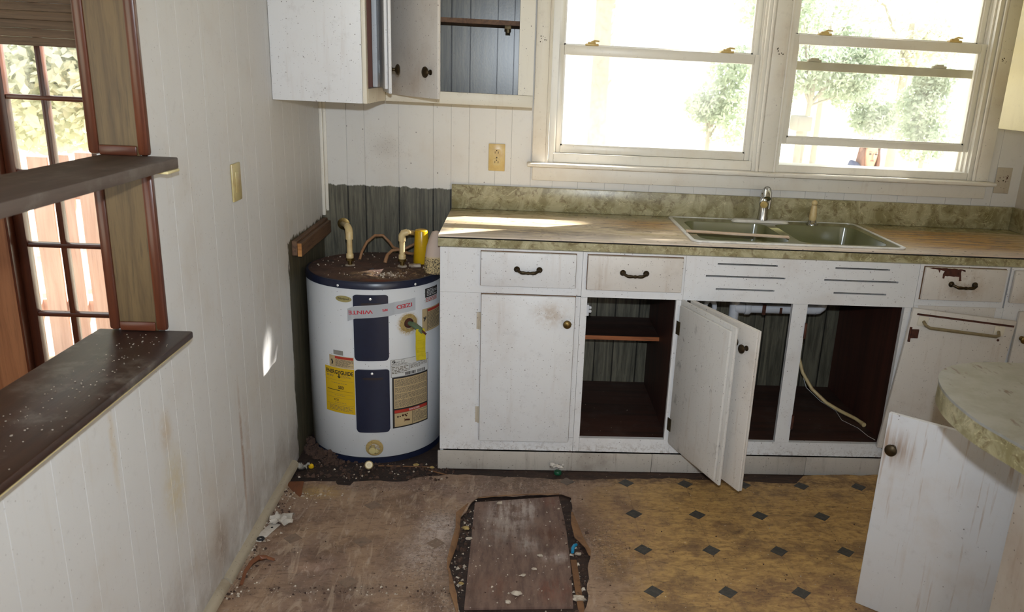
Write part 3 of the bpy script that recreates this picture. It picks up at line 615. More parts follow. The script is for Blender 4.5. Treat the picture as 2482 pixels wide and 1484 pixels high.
for i in range(3):
    for j in range(6): B().box(xs[2 * i], xs[2 * i + 1], DY + .019, DY + .021, zs[j] + (.01 if j else 0), zs[j + 1] - (.01 if j < 5 else 0)).make('pane', 'glass', d1, smooth=False)
dj = B().box(DX0 - .014, DX0 - .002, -.02, .13, 0, 2.08, .004).box(DX1 + .002, DX1 + .03, -.02, .13, 0, 2.08, .004).box(DX0 - .002, DX1 + .002, -.02, .13, 2.053, 2.08, .004)
dj.make('door_jamb', 'red_trim', d1)
# ---------------- ground outside
gr = root('ground'); B().box(-60, 60, .16, 90, -.8, -.64).box(-60, 60, -60, -4.9, -.8, -.64).box(-60, -3.73, -4.9, .16, -.8, -.64).box(3.21, 60, -4.9, .16, -.8, -.64).make('yard', 'grass', gr, smooth=False)
# ================================================================== THINGS
YF = -.635
def knob(parent, P, N, mat='brass', r=.016, name='knob', sub=True):
    M = axis_m(P, N)
    return B().lathe([(.0095, 0), (.0095, .003), (.0055, .005), (.0055, .013), (r * .8, .017), (r, .022), (r * .93, .026), (r * .6, .030), (.001, .031)], M, 18).make(name, mat, parent)
def handle(parent, x0, x1, z, y=-.653, mat='brass_dark'):
    b = B()
    for x in (x0, x1): b.lathe([(.0105, 0), (.0115, .004), (.0085, .009), (.004, .012), (.001, .013)], axis_m((x, y, z), (0, -1, 0)), 12)
    P = [(x0, y - .006, z), (x0 + .002, y - .018, z - .001), (x0 + .012, y - .024, z - .005)]
    n = 9
    for k in range(n): u = k / (n - 1); P.append((x0 + .016 + (x1 - x0 - .032) * u, y - .026, z - .0068 - .001 * math.sin(PI * u)))
    P += [(x1 - .012, y - .024, z - .005), (x1 - .002, y - .018, z - .001), (x1, y - .006, z)]
    R = [.005, .0052, .0056] + [.006, .0064, .0056, .0046, .0064, .0046, .0056, .0064, .006] + [.0056, .0052, .005]
    b.tube(P, R, 10)
    return b.make('handle', mat, parent)
def slab(x0, x1, z0, z1, y=YF, th=.018, bev=.0035, T=None):
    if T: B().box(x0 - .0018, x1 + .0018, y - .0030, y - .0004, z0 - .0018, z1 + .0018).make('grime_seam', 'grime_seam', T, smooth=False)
    return B().box(x0, x1, y - th, y - .0031, z0, z1, bev)
def carcass(T, x0, x1, floor_z=.1297, left=True, rightp=True, back=False):
    if left: B().box(x0, x0 + .012, YF + .021, -.004, .0, .873).make('side_panel', 'dark_wood', T, smooth=False)
    if rightp: B().box(x1 - .012, x1, YF + .021, -.004, .0, .873).make('side_panel', 'dark_wood', T, smooth=False)
    B().box(x0 + .0125, x1 - .0125, YF + .021, -.004, floor_z - .014, floor_z - .002).make('bottom_panel', 'dark_wood_x', T, smooth=False)
def hinge_leaf(T, x, z, w_=.02, h=.06, y=YF, mat='hinge'):
    return B().box(x - w_ / 2, x + w_ / 2, y - .003, y, z - h / 2, z + h / 2, .001).tube([(x + w_ / 2, y - .005, z - h / 2), (x + w_ / 2, y - .005, z + h / 2)], .004, 8).make('hinge', mat, T)
RZ = (.072, .1297, .7034, .7356, .874)       # rail bottom, opening bottom, opening top, drawer bottom, top
# --- unit with closed door (left end)
A = thing('base_cabinet', 'white base cabinet with closed door and drawer, leftmost under the worktop', 'cabinet', (.818, -.32, 0), 'base cabinets under the window worktop')
B().box(.559, .571, YF + .021, -.004, 0, .873).make('side_panel', 'cab', A, smooth=False)
B().box(1.064, 1.076, YF + .021, -.004, 0, .873).make('side_panel', 'dark_wood', A, smooth=False)
B().box(.559, .715, YF, YF + .02, RZ[0], .706).make('face_stile', 'cab', A, smooth=False)
B().box(1.050, 1.078, YF, YF + .02, RZ[1] + .001, RZ[2] - .0008).make('face_stile', 'cab', A, smooth=False)
B().box(.559, 1.078, YF, YF + .02, .7068, RZ[4] - .0006).make('face_rail', 'cab', A, smooth=False)
B().box(.7155, 1.0495, YF, YF + .02, .1305, .7060).make('face_panel', 'grey_dark', A, smooth=False)
B().box(.7155, 1.078, YF, YF + .02, RZ[0], RZ[1] - .0006).make('face_rail', 'cab', A, smooth=False)
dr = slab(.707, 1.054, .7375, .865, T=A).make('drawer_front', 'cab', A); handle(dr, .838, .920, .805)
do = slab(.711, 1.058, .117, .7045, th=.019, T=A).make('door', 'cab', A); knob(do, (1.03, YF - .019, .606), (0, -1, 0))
for z in (.600, .222): hinge_leaf(A, .7005, z, .012, .066, mat='painted_plate')
# --- unit with open door
U = thing('base_cabinet', 'white base cabinet open to a dark interior with one orange-edged shelf', 'cabinet', (1.27, -.32, 0), 'base cabinets under the window worktop')
carcass(U, 1.079, 1.461)
B().box(1.079, 1.103, YF, YF + .02, RZ[0], .7024).make('face_stile', 'cab', U, smooth=False)
B().box(1.438, 1.4607, YF, YF + .02, RZ[0], .7024).make('face_stile', 'cab', U, smooth=False)
B().box(1.1035, 1.4375, YF, YF + .02, RZ[0], RZ[1]).make('face_rail', 'cab', U, smooth=False)
B().box(1.079, 1.4607, YF, YF + .02, RZ[2], RZ[4] - .0006).make('face_rail', 'cab', U, smooth=False)
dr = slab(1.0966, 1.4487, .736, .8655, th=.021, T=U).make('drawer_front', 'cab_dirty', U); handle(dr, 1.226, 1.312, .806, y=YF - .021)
sh = B().box(1.092, 1.448, -.30, -.012, .432, .446).make('shelf', 'dark_wood_x', U, smooth=False)
B().box(1.092, 1.448, -.3035, -.3003, .430, .447).make('shelf_front_edge', 'shelf_edge', sh, smooth=False)
B().sphere((1.118, YF + .03, .655), .007, 2).sphere((1.118, YF + .03, .640), .007, 2).box(1.1035, 1.113, YF + .02, YF + .04, .625, .668).make('door_catch', 'pvc', U)
def swung(name, H, F, z0, z1, th, mat, parent, lip=True, outside=1):
    H, F = Vector((*H, 0)), Vector((*F, 0)); L = (F - H).length; X = (F - H).normalized(); M = frame((H.x, H.y, 0), X)
    b = B().box(0, L, 0, th * .55, z0, z1, .003, M) if outside > 0 else B().box(0, L, th * .45, th, z0, z1, .003, M)
    if lip:
        if outside > 0: b.box(.014, L - .017, th * .55, th * 1.15, z0 + .014, z1 - .017, .004, M)
        else: b.box(.014, L - .017, -th * .15, th * .45, z0 + .014, z1 - .017, .004, M)
    return b.make(name, mat, parent), M, L
# door A: its inner face looks left; local +y of the frame points right of H->F, i.e. -x side first
dA, M, L = swung('door', (1.447, YF - .004), (1.570, -.981), .1135, .7060, .020, 'door_inner', U, True, -1)
N = (M.to_3x3() @ Vector((0, 1, 0)))
knob(dA, M @ Vector((L - .045, 0, .640)), -N, 'brass_dark') if N.x < 0 else knob(dA, M @ Vector((L - .045, .02, .640)), N, 'brass_dark')
for z in (.600, .205):
    Bq = B().box(.004, .030, .020 if N.x < 0 else -.0055, .0225 if N.x < 0 else -.003, z - .026, z + .026, .001, M); Bq.make('hinge', 'hinge', dA)
# --- sink unit
SK = thing('base_cabinet', 'wide white sink base cabinet with six vent slots and two openings', 'cabinet', (1.90, -.32, 0), 'base cabinets under the window worktop')
carcass(SK, 1.462, 2.345)
def slotted(x0, x1, z0, z1, slots):
    b = B(); rows = sorted({z for _, _, z in slots}); z = z0
    for r in rows:
        b.box(x0, x1, YF, YF + .02, z, r - .0032); xx = x0
        for a, c in sorted((a, c) for a, c, q in slots if q == r): b.box(xx, a, YF, YF + .02, r - .0032, r + .0032); xx = c
        b.box(xx, x1, YF, YF + .02, r - .0032, r + .0032); z = r + .0032
    return b.box(x0, x1, YF, YF + .02, z, z1)
slotted(1.4615, 2.352, RZ[2], RZ[4] - .0006, [(1.580, 1.807, .847), (1.540, 1.842, .800), (1.582, 1.806, .751), (2.027, 2.238, .847), (1.991, 2.278, .800), (2.034, 2.239, .751)]).make('vented_apron', 'cab', SK, smooth=False)
B().box(1.4745, 2.332, YF + .06, YF + .064, .735, .87).make('vent_shade_sheet', 'grey_dark', SK, smooth=False)  # added near-black sheet; its colour stands in for shade behind the slots
for a, c in ((1.4615, 1.478), (1.8846, 1.9418), (2.3197, 2.3465)): B().box(a, c, YF, YF + .02, RZ[1], RZ[2] - .0006).make('face_stile', 'cab', SK, smooth=False)
B().box(1.4615, 2.3465, YF, YF + .02, RZ[0], RZ[1] - .0004).make('face_rail', 'cab', SK, smooth=False)
dB, M, L = swung('door', (1.490, YF - .004), (1.643, -1.010), .1085, .7055, .018, 'cab_dirty', SK, False, 1)
N = (M.to_3x3() @ Vector((0, 1, 0)))
kb = M @ Vector((L - .045, (.0185 if N.x < 0 else -.0005) * 1, .632))
B().box(0, L, .0095, .018, .1085, .7055, .003, M).make('door_face', 'cab_dirty', dB)
knob(dB, kb, N if N.x < 0 else -N, 'brass_dark')
for z in (.60, .22): B().tube([(1.9435, YF - .006, z - .03), (1.9435, YF - .006, z + .03)], .005, 8).make('hinge', 'rust', SK)
# --- unit with the sagging towel-bar door
TB = thing('base_cabinet', 'white base cabinet with a sagging door carrying a towel bar', 'cabinet', (2.53, -.32, 0), 'base cabinets under the window worktop')
carcass(TB, 2.3535, 2.7100)
B().box(2.3535, 2.704, YF, YF + .02, .7135, RZ[4] - .0006).make('face_rail', 'cab', TB, smooth=False)
B().box(2.3535, 2.372, YF, YF + .02, RZ[0], .7130).make('face_stile', 'cab', TB, smooth=False)
B().box(2.680, 2.710, YF, YF + .02, RZ[0], .7130).make('face_stile', 'cab', TB, smooth=False)
B().box(2.3725, 2.6795, YF, YF + .02, RZ[0], .129).make('face_rail', 'cab', TB, smooth=False)
B().box(2.3725, 2.6795, YF, YF + .02, .660, .7130).make('face_rail', 'cab_dirty', TB, smooth=False)
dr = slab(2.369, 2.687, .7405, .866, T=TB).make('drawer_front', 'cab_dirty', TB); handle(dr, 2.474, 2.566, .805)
b = B().prism(jag([(2.376, .8655), (2.42, .8660), (2.472, .8655), (2.519, .861), (2.521, .853), (2.505, .859), (2.506, .841), (2.512, .819), (2.501, .817), (2.5, .834), (2.479, .834), (2.461, .836), (2.444, .836), (2.443, .825), (2.436, .827), (2.435, .843), (2.44, .854), (2.423, .858), (2.421, .847), (2.414, .859), (2.376, .8655)], .0012, .006, 11)[:-1], 0, .0007, frame((0, YF - .0181, 0), (1, 0, 0), None, (0, -1, 0)))
b.make('peeled_paint', 'rust', dr, smooth=False, label='brown patch where the white paint has peeled')
ang = math.radians(4.8); Md = Matrix.Translation((2.345, YF - .006, .708)) @ Matrix.Rotation(ang, 4, 'Y') @ Matrix.Rotation(math.radians(-3), 4, 'Z')
do = B().box(0, .405, -.018, 0, -.585, 0, .004, Md).make('door', 'cab_dirty', TB)
B().box(.018, .398, -.0195, -.0183, -.0245, -.017, 0, Md).make('peeled_paint', 'rust', do, label='brown line of peeled paint along the door top')
for x in (.046, .345): B().box(x - .020, x + .020, -.023, -.0185, -.064, -.026, .002, Md).make('towel_bar_plate', 'cab_warm', do)
B().tube([Md @ Vector(q) for q in ((.048, -.022, -.046), (.052, -.040, -.056), (.066, -.047, -.062), (.20, -.047, -.062), (.325, -.047, -.062), (.338, -.040, -.058), (.343, -.022, -.048))], .0062, 10).make('towel_bar', 'bar_metal', do)
B().sphere(Md @ Vector((.352, -.019, -.082)), .005, 2).make('screw', 'rust', do)
for z in (.608, .235): B().box(2.343, 2.378, YF - .030, YF - .0245, z - .018, z + .018, .002).tube([(2.345, YF - .027, z - .032), (2.345, YF - .027, z + .026)], .005, 8).make('hinge', 'rust', TB)
# --- last unit at the right wall
EU = thing('base_cabinet', 'white corner base cabinet with plain drawer, rightmost at the side wall', 'cabinet', (2.89, -.32, 0), 'base cabinets under the window worktop')
carcass(EU, 2.7115, 3.064)
B().box(2.7110, 3.064, YF, YF + .02, RZ[0], RZ[4] - .0006).make('face_frame', 'cab', EU, smooth=False)
slab(2.719, 3.03, .7385, .865).make('drawer_front', 'cab_dirty', EU); d_ = slab(2.7680, 3.03, .117, .705).make('door', 'cab_dirty', EU); knob(d_, (2.795, YF - .018, .6), (0, -1, 0))
# --- toe board
TO = thing('toe_board', 'scuffed white toe board along the foot of the base cabinets', 'trim board', (1.5, -.64, 0))
for a, b_ in ((.552, 1.395), (1.396, 2.02), (2.021, 3.06)): B().box(a, b_, -.644, -.636, -.010, .068, .002).make('board', 'toe', TO)
# ---------------- worktop with backsplash
W = thing('worktop', 'olive marbled laminate worktop, worn brown, with backsplash under the windows', 'worktop', (1.8, -.31, .875))
hole_s = [(1.515, -.10), (2.285, -.10), (2.295, -.545), (1.52, -.545)]
fill2d([[(.5505, -.004), (.5505, -.6256), (3.0665, -.6256), (3.0665, -.004)], rrect(1.515, 2.295, -.548, -.06, .04)], .909, .914).make('top_sheet', 'lam_top', W, smooth=False)
B().box(.556, 3.0665, -.616, -.598, .8745, .9088).box(.556, .575, -.598, -.004, .8745, .9088).box(.575, 3.0665, -.05, -.004, .8745, .9088).make('substrate', 'grey_dark', W, smooth=False)
B().box(.5505, 3.0665, -.6236, -.6165, .8742, .9035).make('front_edge_band', 'lam', W, smooth=False)
B().box(.5490, .5555, -.6165, -.0225, .8742, .9035).make('end_edge_band', 'lam', W, smooth=False)
B().box(.5505, 3.047, -.0205, -.0008, .9145, 1.016, .0015).make('backsplash', 'lam', W)
B().box(3.0475, 3.0668, -.62, -.0008, .9145, 1.016, .0015).make('side_splash', 'lam', W)
# ---------------- sink
K = thing('kitchen_sink', 'olive green double kitchen sink with pale metal rim set in the worktop', 'sink', (1.9, -.3, .914))
outer = [(1.492, -.034), (2.325, -.034), (2.325, -.578), (1.492, -.578)]
fill2d([rrect(1.488, 2.325, -.578, -.032, .035), rrect(1.503, 2.310, -.563, -.046, .028)], .9145, .9195).make('rim', 'steel', K, smooth=False)
bl = rrect(1.535, 1.885, -.535, -.135, .05); br = rrect(1.925, 2.275, -.535, -.135, .05)
fill2d([rrect(1.5035, 2.3095, -.5625, -.0465, .028), bl, br], .912, .918).make('deck', 'olive', K, smooth=False)
def basin(x0, x1, y0, y1, r):
    b = B(); rings = []
    for z, ins in ((.9165, 0), (.905, .002), (.80, .012), (.755, .02), (.742, .035), (.738, .06)):
        rings.append([(x, y, z) for x, y in rrect(x0 + ins, x1 - ins, y0 + ins, y1 - ins, max(.01, r - ins * .2))])
    n = len(rings[0]); vs = [v for q_ in rings for v in q_]; fs = []
    for i in range(len(rings) - 1):
        for k in range(n): fs.append((i * n + k, i * n + (k + 1) % n, (i + 1) * n + (k + 1) % n, (i + 1) * n + k))
    fs.append(tuple((len(rings) - 1) * n + k for k in range(n))); return b.add(vs, fs)
for x0, x1 in ((1.535, 1.885), (1.925, 2.275)):
    bs = basin(x0, x1, -.535, -.135, .05).make('basin', 'olive', K, ang=60)
    B().lathe([(.0, .7385), (.04, .7385), (.042, .741), (.036, .741), (.03, .739)], Matrix.Translation(((x0 + x1) / 2, -.33, 0)), 20, False).make('drain_strainer', 'chrome', bs)
# faucet
F = thing('faucet', 'old chrome pull-out faucet standing on the green sink', 'faucet', (1.893, -.092, .918))
B().add(*(lambda P: ([(x, y, .9185) for x, y in P] + [(1.893 + (x - 1.893) * .93, -.092 + (y + .092) * .8, .929) for x, y in P], [tuple(range(len(P) - 1, -1, -1)), tuple(range(len(P), 2 * len(P)))] + [(i, (i + 1) % len(P), len(P) + (i + 1) % len(P), len(P) + i) for i in range(len(P))]))(rrect(1.757, 2.010, -.118, -.066, .025))).make('base_plate', 'steel', F, ang=50)
B().lathe([(.024, .928), (.023, .94), (.021, .95), (.020, 1.01), (.021, 1.03), (.018, 1.045)], Matrix.Translation((1.893, -.092, 0)), 20).make('body', 'chrome', F, ang=50)
B().tube([(1.893, -.092, 1.035), (1.893, -.10, 1.052), (1.889, -.125, 1.058), (1.884, -.150, 1.048), (1.880, -.168, 1.03)], [.018, .019, .019, .018, .016], 14).make('spout', 'chrome', F, ang=60)
sp = B().lathe([(.012, -.012), (.018, -.004), (.0205, .008), (.0205, .030), (.018, .036)], axis_m((1.884, -.125, 1.020), (-.30, -.85, -.45)), 20).make('spray_head', 'chrome', F, ang=50)
B().lathe([(.016, .0362), (.015, .041), (.006, .0425), (.001, .0426)], axis_m((1.884, -.125, 1.020), (-.30, -.85, -.45)), 18).make('button', 'ivory', sp)
B().tube([(1.893, -.088, 1.05), (1.905, -.08, 1.058), (1.917, -.078, 1.045), (1.920, -.080, 1.01), (1.918, -.084, .975)], [.008, .009, .009, .008, .006], 10).make('lever', 'chrome', F)
D = thing('side_sprayer', 'cream sink sprayer with round tip, right of the faucet', 'sprayer', (2.115, -.090, .918))
B().lathe([(.026, .9185), (.026, .922), (.019, .926), (.016, .934)], Matrix.Translation((2.115, -.09, 0)), 18).make('base', 'chrome', D)
B().lathe([(.013, .934), (.0155, .94), (.016, .955), (.0135, .985), (.011, 1.0)], Matrix.Translation((2.115, -.09, 0)), 16).make('body', 'cpvc', D, ang=60)
B().sphere((2.115, -.09, 1.010), .0125, 3).make('tip', 'cpvc', D)
ST = thing('wood_strip', 'thin pale wood strip lying across the left sink bowl', 'strip', (1.69, -.42, .92))
Ms = frame((1.500, -.402, .9200), (1.885 - 1.500, -.050, 0)); ST_m = B().box(0, .40, -.014, .014, 0, .007, .001, Ms).make('strip', 'strip_wood', ST)
# ---------------- plumbing under the sink
PP = thing('drain_pipe', 'white plastic sink drain running across the open sink cabinet', 'pipe', (1.75, -.3, .59))
B().tube([(1.775, -.30, .588), (2.10, -.30, .590)], .021, 16).tube([(2.10, -.30, .590), (2.115, -.30, .592), (2.128, -.30, .603), (2.132, -.30, .622), (2.132, -.30, .735)], .0215, 16).make('horizontal_pipe', 'pvc', PP, ang=60)
B().tube([(1.755, -.30, .40), (1.755, -.30, .735)], .021, 16).tube([(1.755, -.30, .588), (1.797, -.30, .588)], .024, 16).make('tee', 'pvc', PP, ang=50)
B().lathe([(.028, 0), (.029, .004), (.029, .018), (.026, .024)], axis_m((1.798, -.30, .588), (1, 0, 0)), 10).make('slip_nut', 'pvc', PP)
B().tube([(1.66 + .021 * math.cos(a) + .0 + .05 * 0, -.26, .575 + .032 * math.sin(a)) for a in [PI * k / 10 for k in range(-2, 13)]], .011, 10).make('trap_bend', 'pvc', PP)
B().box(1.868, 1.884, -.325, -.322, .566, .612, .002).make('pipe_clip', 'rust', PP)
B().box(1.9425, 1.954, -.325, -.322, .574, .60, .002).make('pipe_clip', 'rust', PP)
HS = thing('supply_hose', 'cream hose trailing from the sink cabinet back to its floor', 'hose', (2.25, -.2, .13))
B().tube([(2.085, -.10, .56), (2.09, -.12, .45), (2.10, -.17, .36), (2.125, -.20, .27), (2.165, -.235, .205), (2.225, -.27, .155), (2.27, -.33, .141), (2.31, -.40, .1375), (2.318, -.44, .1375)], .008, 10).tube([(2.318, -.44, .1375), (2.3205, -.465, .1375)], .0098, 8).make('hose', 'cpvc', HS, ang=60)
WR = thing('thin_wire', 'thin loose wire curled on the sink cabinet floor', 'wire', (2.2, -.4, .13))
B().tube([(2.14, -.14, .26), (2.16, -.18, .19), (2.21, -.24, .15), (2.26, -.30, .131), (2.25, -.40, .1295), (2.29, -.48, .1295), (2.30, -.56, .1295), (2.312, -.60, .132)], .0012, 6).make('wire', 'steel', WR)

# ---------------- upper cabinets, left
UL = thing('wall_cabinet', 'white wall cabinet end panel at the left wall, door ajar', 'cabinet', (.16, -.4, 1.36), 'wall cabinets')
B().box(.001, .300, -.660, -.644, 1.362, 2.1, .002).make('end_panel', 'cab', UL)
B().box(.300, .3145, -.658, -.625, 1.362, 2.1, .003).make('face_stile', 'cab_warm', UL)
B().box(.296, .3145, -.432, -.312, 1.412, 2.1, .003).make('face_stile', 'cab', UL)
b = B(); b.add(*(lambda P: ([(x, y, 1.362) for x, y in P] + [(x, y, 1.4105) for x, y in P], [tuple(range(len(P))), tuple(range(2 * len(P) - 1, len(P) - 1, -1))] + [(i, len(P) + i, len(P) + (i + 1) % len(P), (i + 1) % len(P)) for i in range(len(P))]))([(.29, -.6245), (.3145, -.6245), (.3145, -.42), (.322, -.36), (.322, -.3125), (.29, -.3125)]))
b.make('face_rail', 'cab_warm', UL)
B().box(.0015, .29, -.6435, -.3125, 1.372, 1.384).make('bottom_panel', 'cream', UL, smooth=False)
B().box(.0015, .012, -.6435, -.3125, 1.385, 2.1).box(.013, .286, -.322, -.3125, 1.385, 2.1).make('lining', 'lining_wood', UL, smooth=False)
B().box(.0015, .30, -.6435, -.0012, 2.1005, 2.12).make('top_panel', 'cab', UL, smooth=False)
dU, M, L = swung('door', (.3175, -.400), (.3760, -.640), 1.398, 2.09, .020, 'cab', UL, True, -1)
N = M.to_3x3() @ Vector((0, 1, 0)); pos_ = N.x > 0
knob(dU, M @ Vector((L - .035, .0205 if pos_ else -.0005, 1.478)), N if pos_ else -N, 'brass_dark', .019)
B().box(.316, .324, -.418, -.402, 1.462, 1.505, .001).make('hinge', 'steel', UL)
UB = thing('wall_cabinet', 'white wall cabinet beside the window, door open on grey boards', 'cabinet', (.6, -.15, 1.36), 'wall cabinets')
B().box(.3150, .527, -.310, -.290, 1.4050, 2.1).make('face_stile', 'cab', UB, smooth=False)
B().box(.822, .879, -.310, -.290, 1.4050, 2.1).make('face_stile', 'cab_warm', UB, smooth=False)
B().box(.3225, .879, -.310, -.290, 1.360, 1.4045, .002).make('face_rail', 'cab_warm', UB)
B().box(.867, .879, -.2895, -.0012, 1.360, 2.1).make('side_panel', 'cab_warm', UB, smooth=False)
B().box(.3025, .866, -.2895, -.0012, 1.374, 1.386).make('bottom_panel', 'cream', UB, smooth=False)
B().box(.3025, .879, -.31, -.0012, 2.1005, 2.12).make('top_panel', 'cab', UB, smooth=False)
B().box(.854, .866, -.2895, -.0012, 1.3865, 2.1).make('lining', 'dark_wood', UB, smooth=False)
sh = B().box(.3025, .853, -.268, -.0125, 1.655, 1.672).make('shelf', 'old_wood', UB, smooth=False)
B().box(.765, .790, -.285, -.2685, 1.640, 1.654, .002).lathe([(.009, 0), (.009, .012)], axis_m((.778, -.277, 1.628), (0, 0, 1)), 10).make('door_catch', 'hinge', UB)
dV, M, L = swung('door', (.335, -.318), (.546, -.606), 1.386, 2.08, .020, 'cab_dirty', UB, True, 1)
N = M.to_3x3() @ Vector((0, 1, 0)); left_ = N.x < 0
knob(dV, M @ Vector((L - .045, .0205 if left_ else -.0005, 1.474)), N if left_ else -N, 'brass_dark', .019)
UR = thing('wall_cabinet', 'cream wall cabinet at the right wall beside the window', 'cabinet', (2.9, -.7, 1.36), 'wall cabinets')
B().box(2.760, 3.066, -1.25, -.268, 1.365, 2.1, .003).make('body', 'cream', UR)
for a, b_ in ((-1.24, -.775), (-.745, -.285)):
    d_ = B().box(2.743, 2.7595, a, b_, 1.38, 2.08, .003).make('door', 'cream', UR) if a < -.8 else None
    if d_: knob(d_, (2.743, b_ - .04, 1.46), (-1, 0, 0))
# ================================================================== WATER HEATER
HX, HY, HR = .275, -.342, .264
def cp(a, z, r=HR):
    a = math.radians(a); return (HX + math.sin(a) * r, HY - math.cos(a) * r, z)
H = thing('water_heater', 'short white water heater with navy panels and stickers, in the corner', 'water heater', (HX, HY, 0))
B().lathe([(HR - .004, .010), (HR, .014), (HR, .700), (HR - .003, .702)], Matrix.Translation((HX, HY, 0)), 72).make('jacket', 'enamel', H, ang=60)
B().lathe([(HR - .02, -.014), (HR + .001, -.013), (HR + .001, .0095), (HR - .02, .0098)], Matrix.Translation((HX, HY, 0)), 64).make('base_ring', 'navy', H, ang=50)
B().lathe([(HR - .001, .6955), (HR + .0022, .696), (HR + .0024, .716), (HR - .002, .7225), (HR - .012, .7235)], Matrix.Translation((HX, HY, 0)), 72).make('top_rim', 'navy', H, ang=50)
b = B(); vs, fs = [], []
for i in range(13):
    for k in range(48):
        r = (HR - .009) * i / 12; a = 2 * PI * k / 48; x, y = HX + r * math.cos(a), HY + r * math.sin(a)
        vs.append((x, y, .7236 + (.006 * mnoise.noise((x * 14, y * 14, 0)) + .003 * mnoise.noise((x * 50, y * 50, 3)) + .004) * min(1, (12 - i) / 3)))
for i in range(12):
    for k in range(48): fs.append((i * 48 + k, i * 48 + (k + 1) % 48, (i + 1) * 48 + (k + 1) % 48, (i + 1) * 48 + k)[::-1])
B().add(vs, fs).make('grimy_top', 'grime', H, ang=80)
for a in (-21, 43.1): B().lathe([(.004, 0), (.005, .001), (.003, .003), (.0005, .0035)], axis_m(cp(a, .705, HR + .0022), Vector(cp(a, 0, 1)) - Vector((HX, HY, 0))), 10).make('screw', 'steel', H)
def cpatch(a0, a1, z0, z1, r, th=.0006, n=None, rnd=0.0):
    n = n or max(2, int(abs(a1 - a0) / 2.5)); b = B(); vs, fs = [], []
    m = 5 if rnd else 1
    cols = []
    w_ = math.radians(a1 - a0) * r
    for i in range(n + 1):
        u = i / n
        if rnd:
            d = min(u, 1 - u) * w_; ins = rnd - math.sqrt(max(0, rnd * rnd - max(0, rnd - d) ** 2)) if d < rnd else 0
        else: ins = 0
        cols.append((a0 + (a1 - a0) * u, z0 + ins, z1 - ins * .4))
    for a, lo, hi in cols: vs += [cp(a, lo, r), cp(a, hi, r), cp(a, hi, r + th), cp(a, lo, r + th)]
    for i in range(n):
        for k in range(4): fs.append((i * 4 + k, (i + 1) * 4 + k, (i + 1) * 4 + (k + 1) % 4, i * 4 + (k + 1) % 4))
    fs += [(0, 1, 2, 3), (n * 4 + 3, n * 4 + 2, n * 4 + 1, n * 4)]
    return b.add(vs, fs)
for z0, z1 in ((.4185, .676), (.1225, .3815)):
    pn = cpatch(-8.1, 19.2, z0, z1, HR + .0002, .007, 26, .014).make('access_panel', 'navy', H, ang=30)
    cpatch(-2, 14, z1 - .040, z1 - .030, HR + .0070, .0016, 10, .004).make('grip', 'navy_rust', pn)
    B().lathe([(.0045, 0), (.005, .0015), (.002, .003)], axis_m(cp(5.5, z1 - .014, HR + .007), Vector(cp(5.5, 0, 1)) - Vector((HX, HY, 0))), 10).make('screw', 'steel', pn)
def ctext(s, a, z, size, mat, parent, r, bold=0, sx=1, flip=False, name='lettering', tilt=0.0):
    vs, fs = text_mesh(s, size, bold, sx); sg = -1 if flip else 1; t_ = math.radians(tilt)
    P = []
    for x, y in vs:
        x, y = sg * x, sg * y; x, y = x * math.cos(t_) - y * math.sin(t_), x * math.sin(t_) + y * math.cos(t_)
        P.append(cp(a + math.degrees(x / r), z + y, r))
    return B().add(P, fs).make(name, mat, parent, smooth=False)
def clines(a0, a1, z0, z1, n, r, seed=0, fill=.5, brk=True):
    b = B(); rnd = random.Random(seed); h = (z1 - z0) / n
    for k in range(n):
        zz = z0 + (k + .5) * h; e = a1 if not brk or rnd.random() > .25 else a0 + (a1 - a0) * rnd.uniform(.5, .95); a = a0
        while a < e - .3:
            l = rnd.uniform(1.0, 3.2); q_ = min(a + l, e); b.v += []; c_ = cpatch(a, q_, zz - h * fill / 2, zz + h * fill / 2, r, .00015, 2); b.add(c_.v, c_.f); a = q_ + .55
    return b
R1 = HR + .0003; R2 = HR + .0010
# energy label
e = cpatch(-37.8, -9.2, .192, .378, R1).make('energy_label', 'label_yellow', H)
ctext('ENERGYGUIDE', -23.4, .3585, .0215, 'label_dark', e, R2, .0007, .86)
cpatch(-23.6, -22.6, .341, .353, R2, .0002).make('arrow_shaft', 'label_dark', e)
B().add([cp(-25, .343, R2), cp(-21.2, .343, R2), cp(-23.1, .335, R2)], [(0, 1, 2)]).make('arrow_head', 'label_dark', e, smooth=False)
ctext('503', -21.6, .297, .0165, 'label_dark', e, R2, .0006)
ctext('4721', -26.4, .2445, .012, 'label_dark', e, R2, .0002)
cpatch(-35.8, -22.8, .2838, .2862, R2, .0002).make('scale_bar', 'label_dark', e); cpatch(-22.8, -10.9, .2828, .2836, R2, .0002).make('scale_bar', 'label_dark', e)
b = clines(-36, -28, .338, .346, 2, R2, 1); 
for args in ((-21, -12, .338, .350, 3), (-31, -16, .312, .3165, 1), (-28, -18, .262, .266, 1), (-28, -17, .232, .236, 1), (-34, -11, .200, .222, 4)):
    c_ = clines(*args, R2, 7, .35); b.add(c_.v, c_.f)
b.make('small_print', 'label_grey', e, smooth=False, kind='stuff')
for z in (.352 - .026, .270, .254, .226): cpatch(-36.5, -10.3, z, z + .0007, R2, .0002).make('rule', 'label_grey', e)
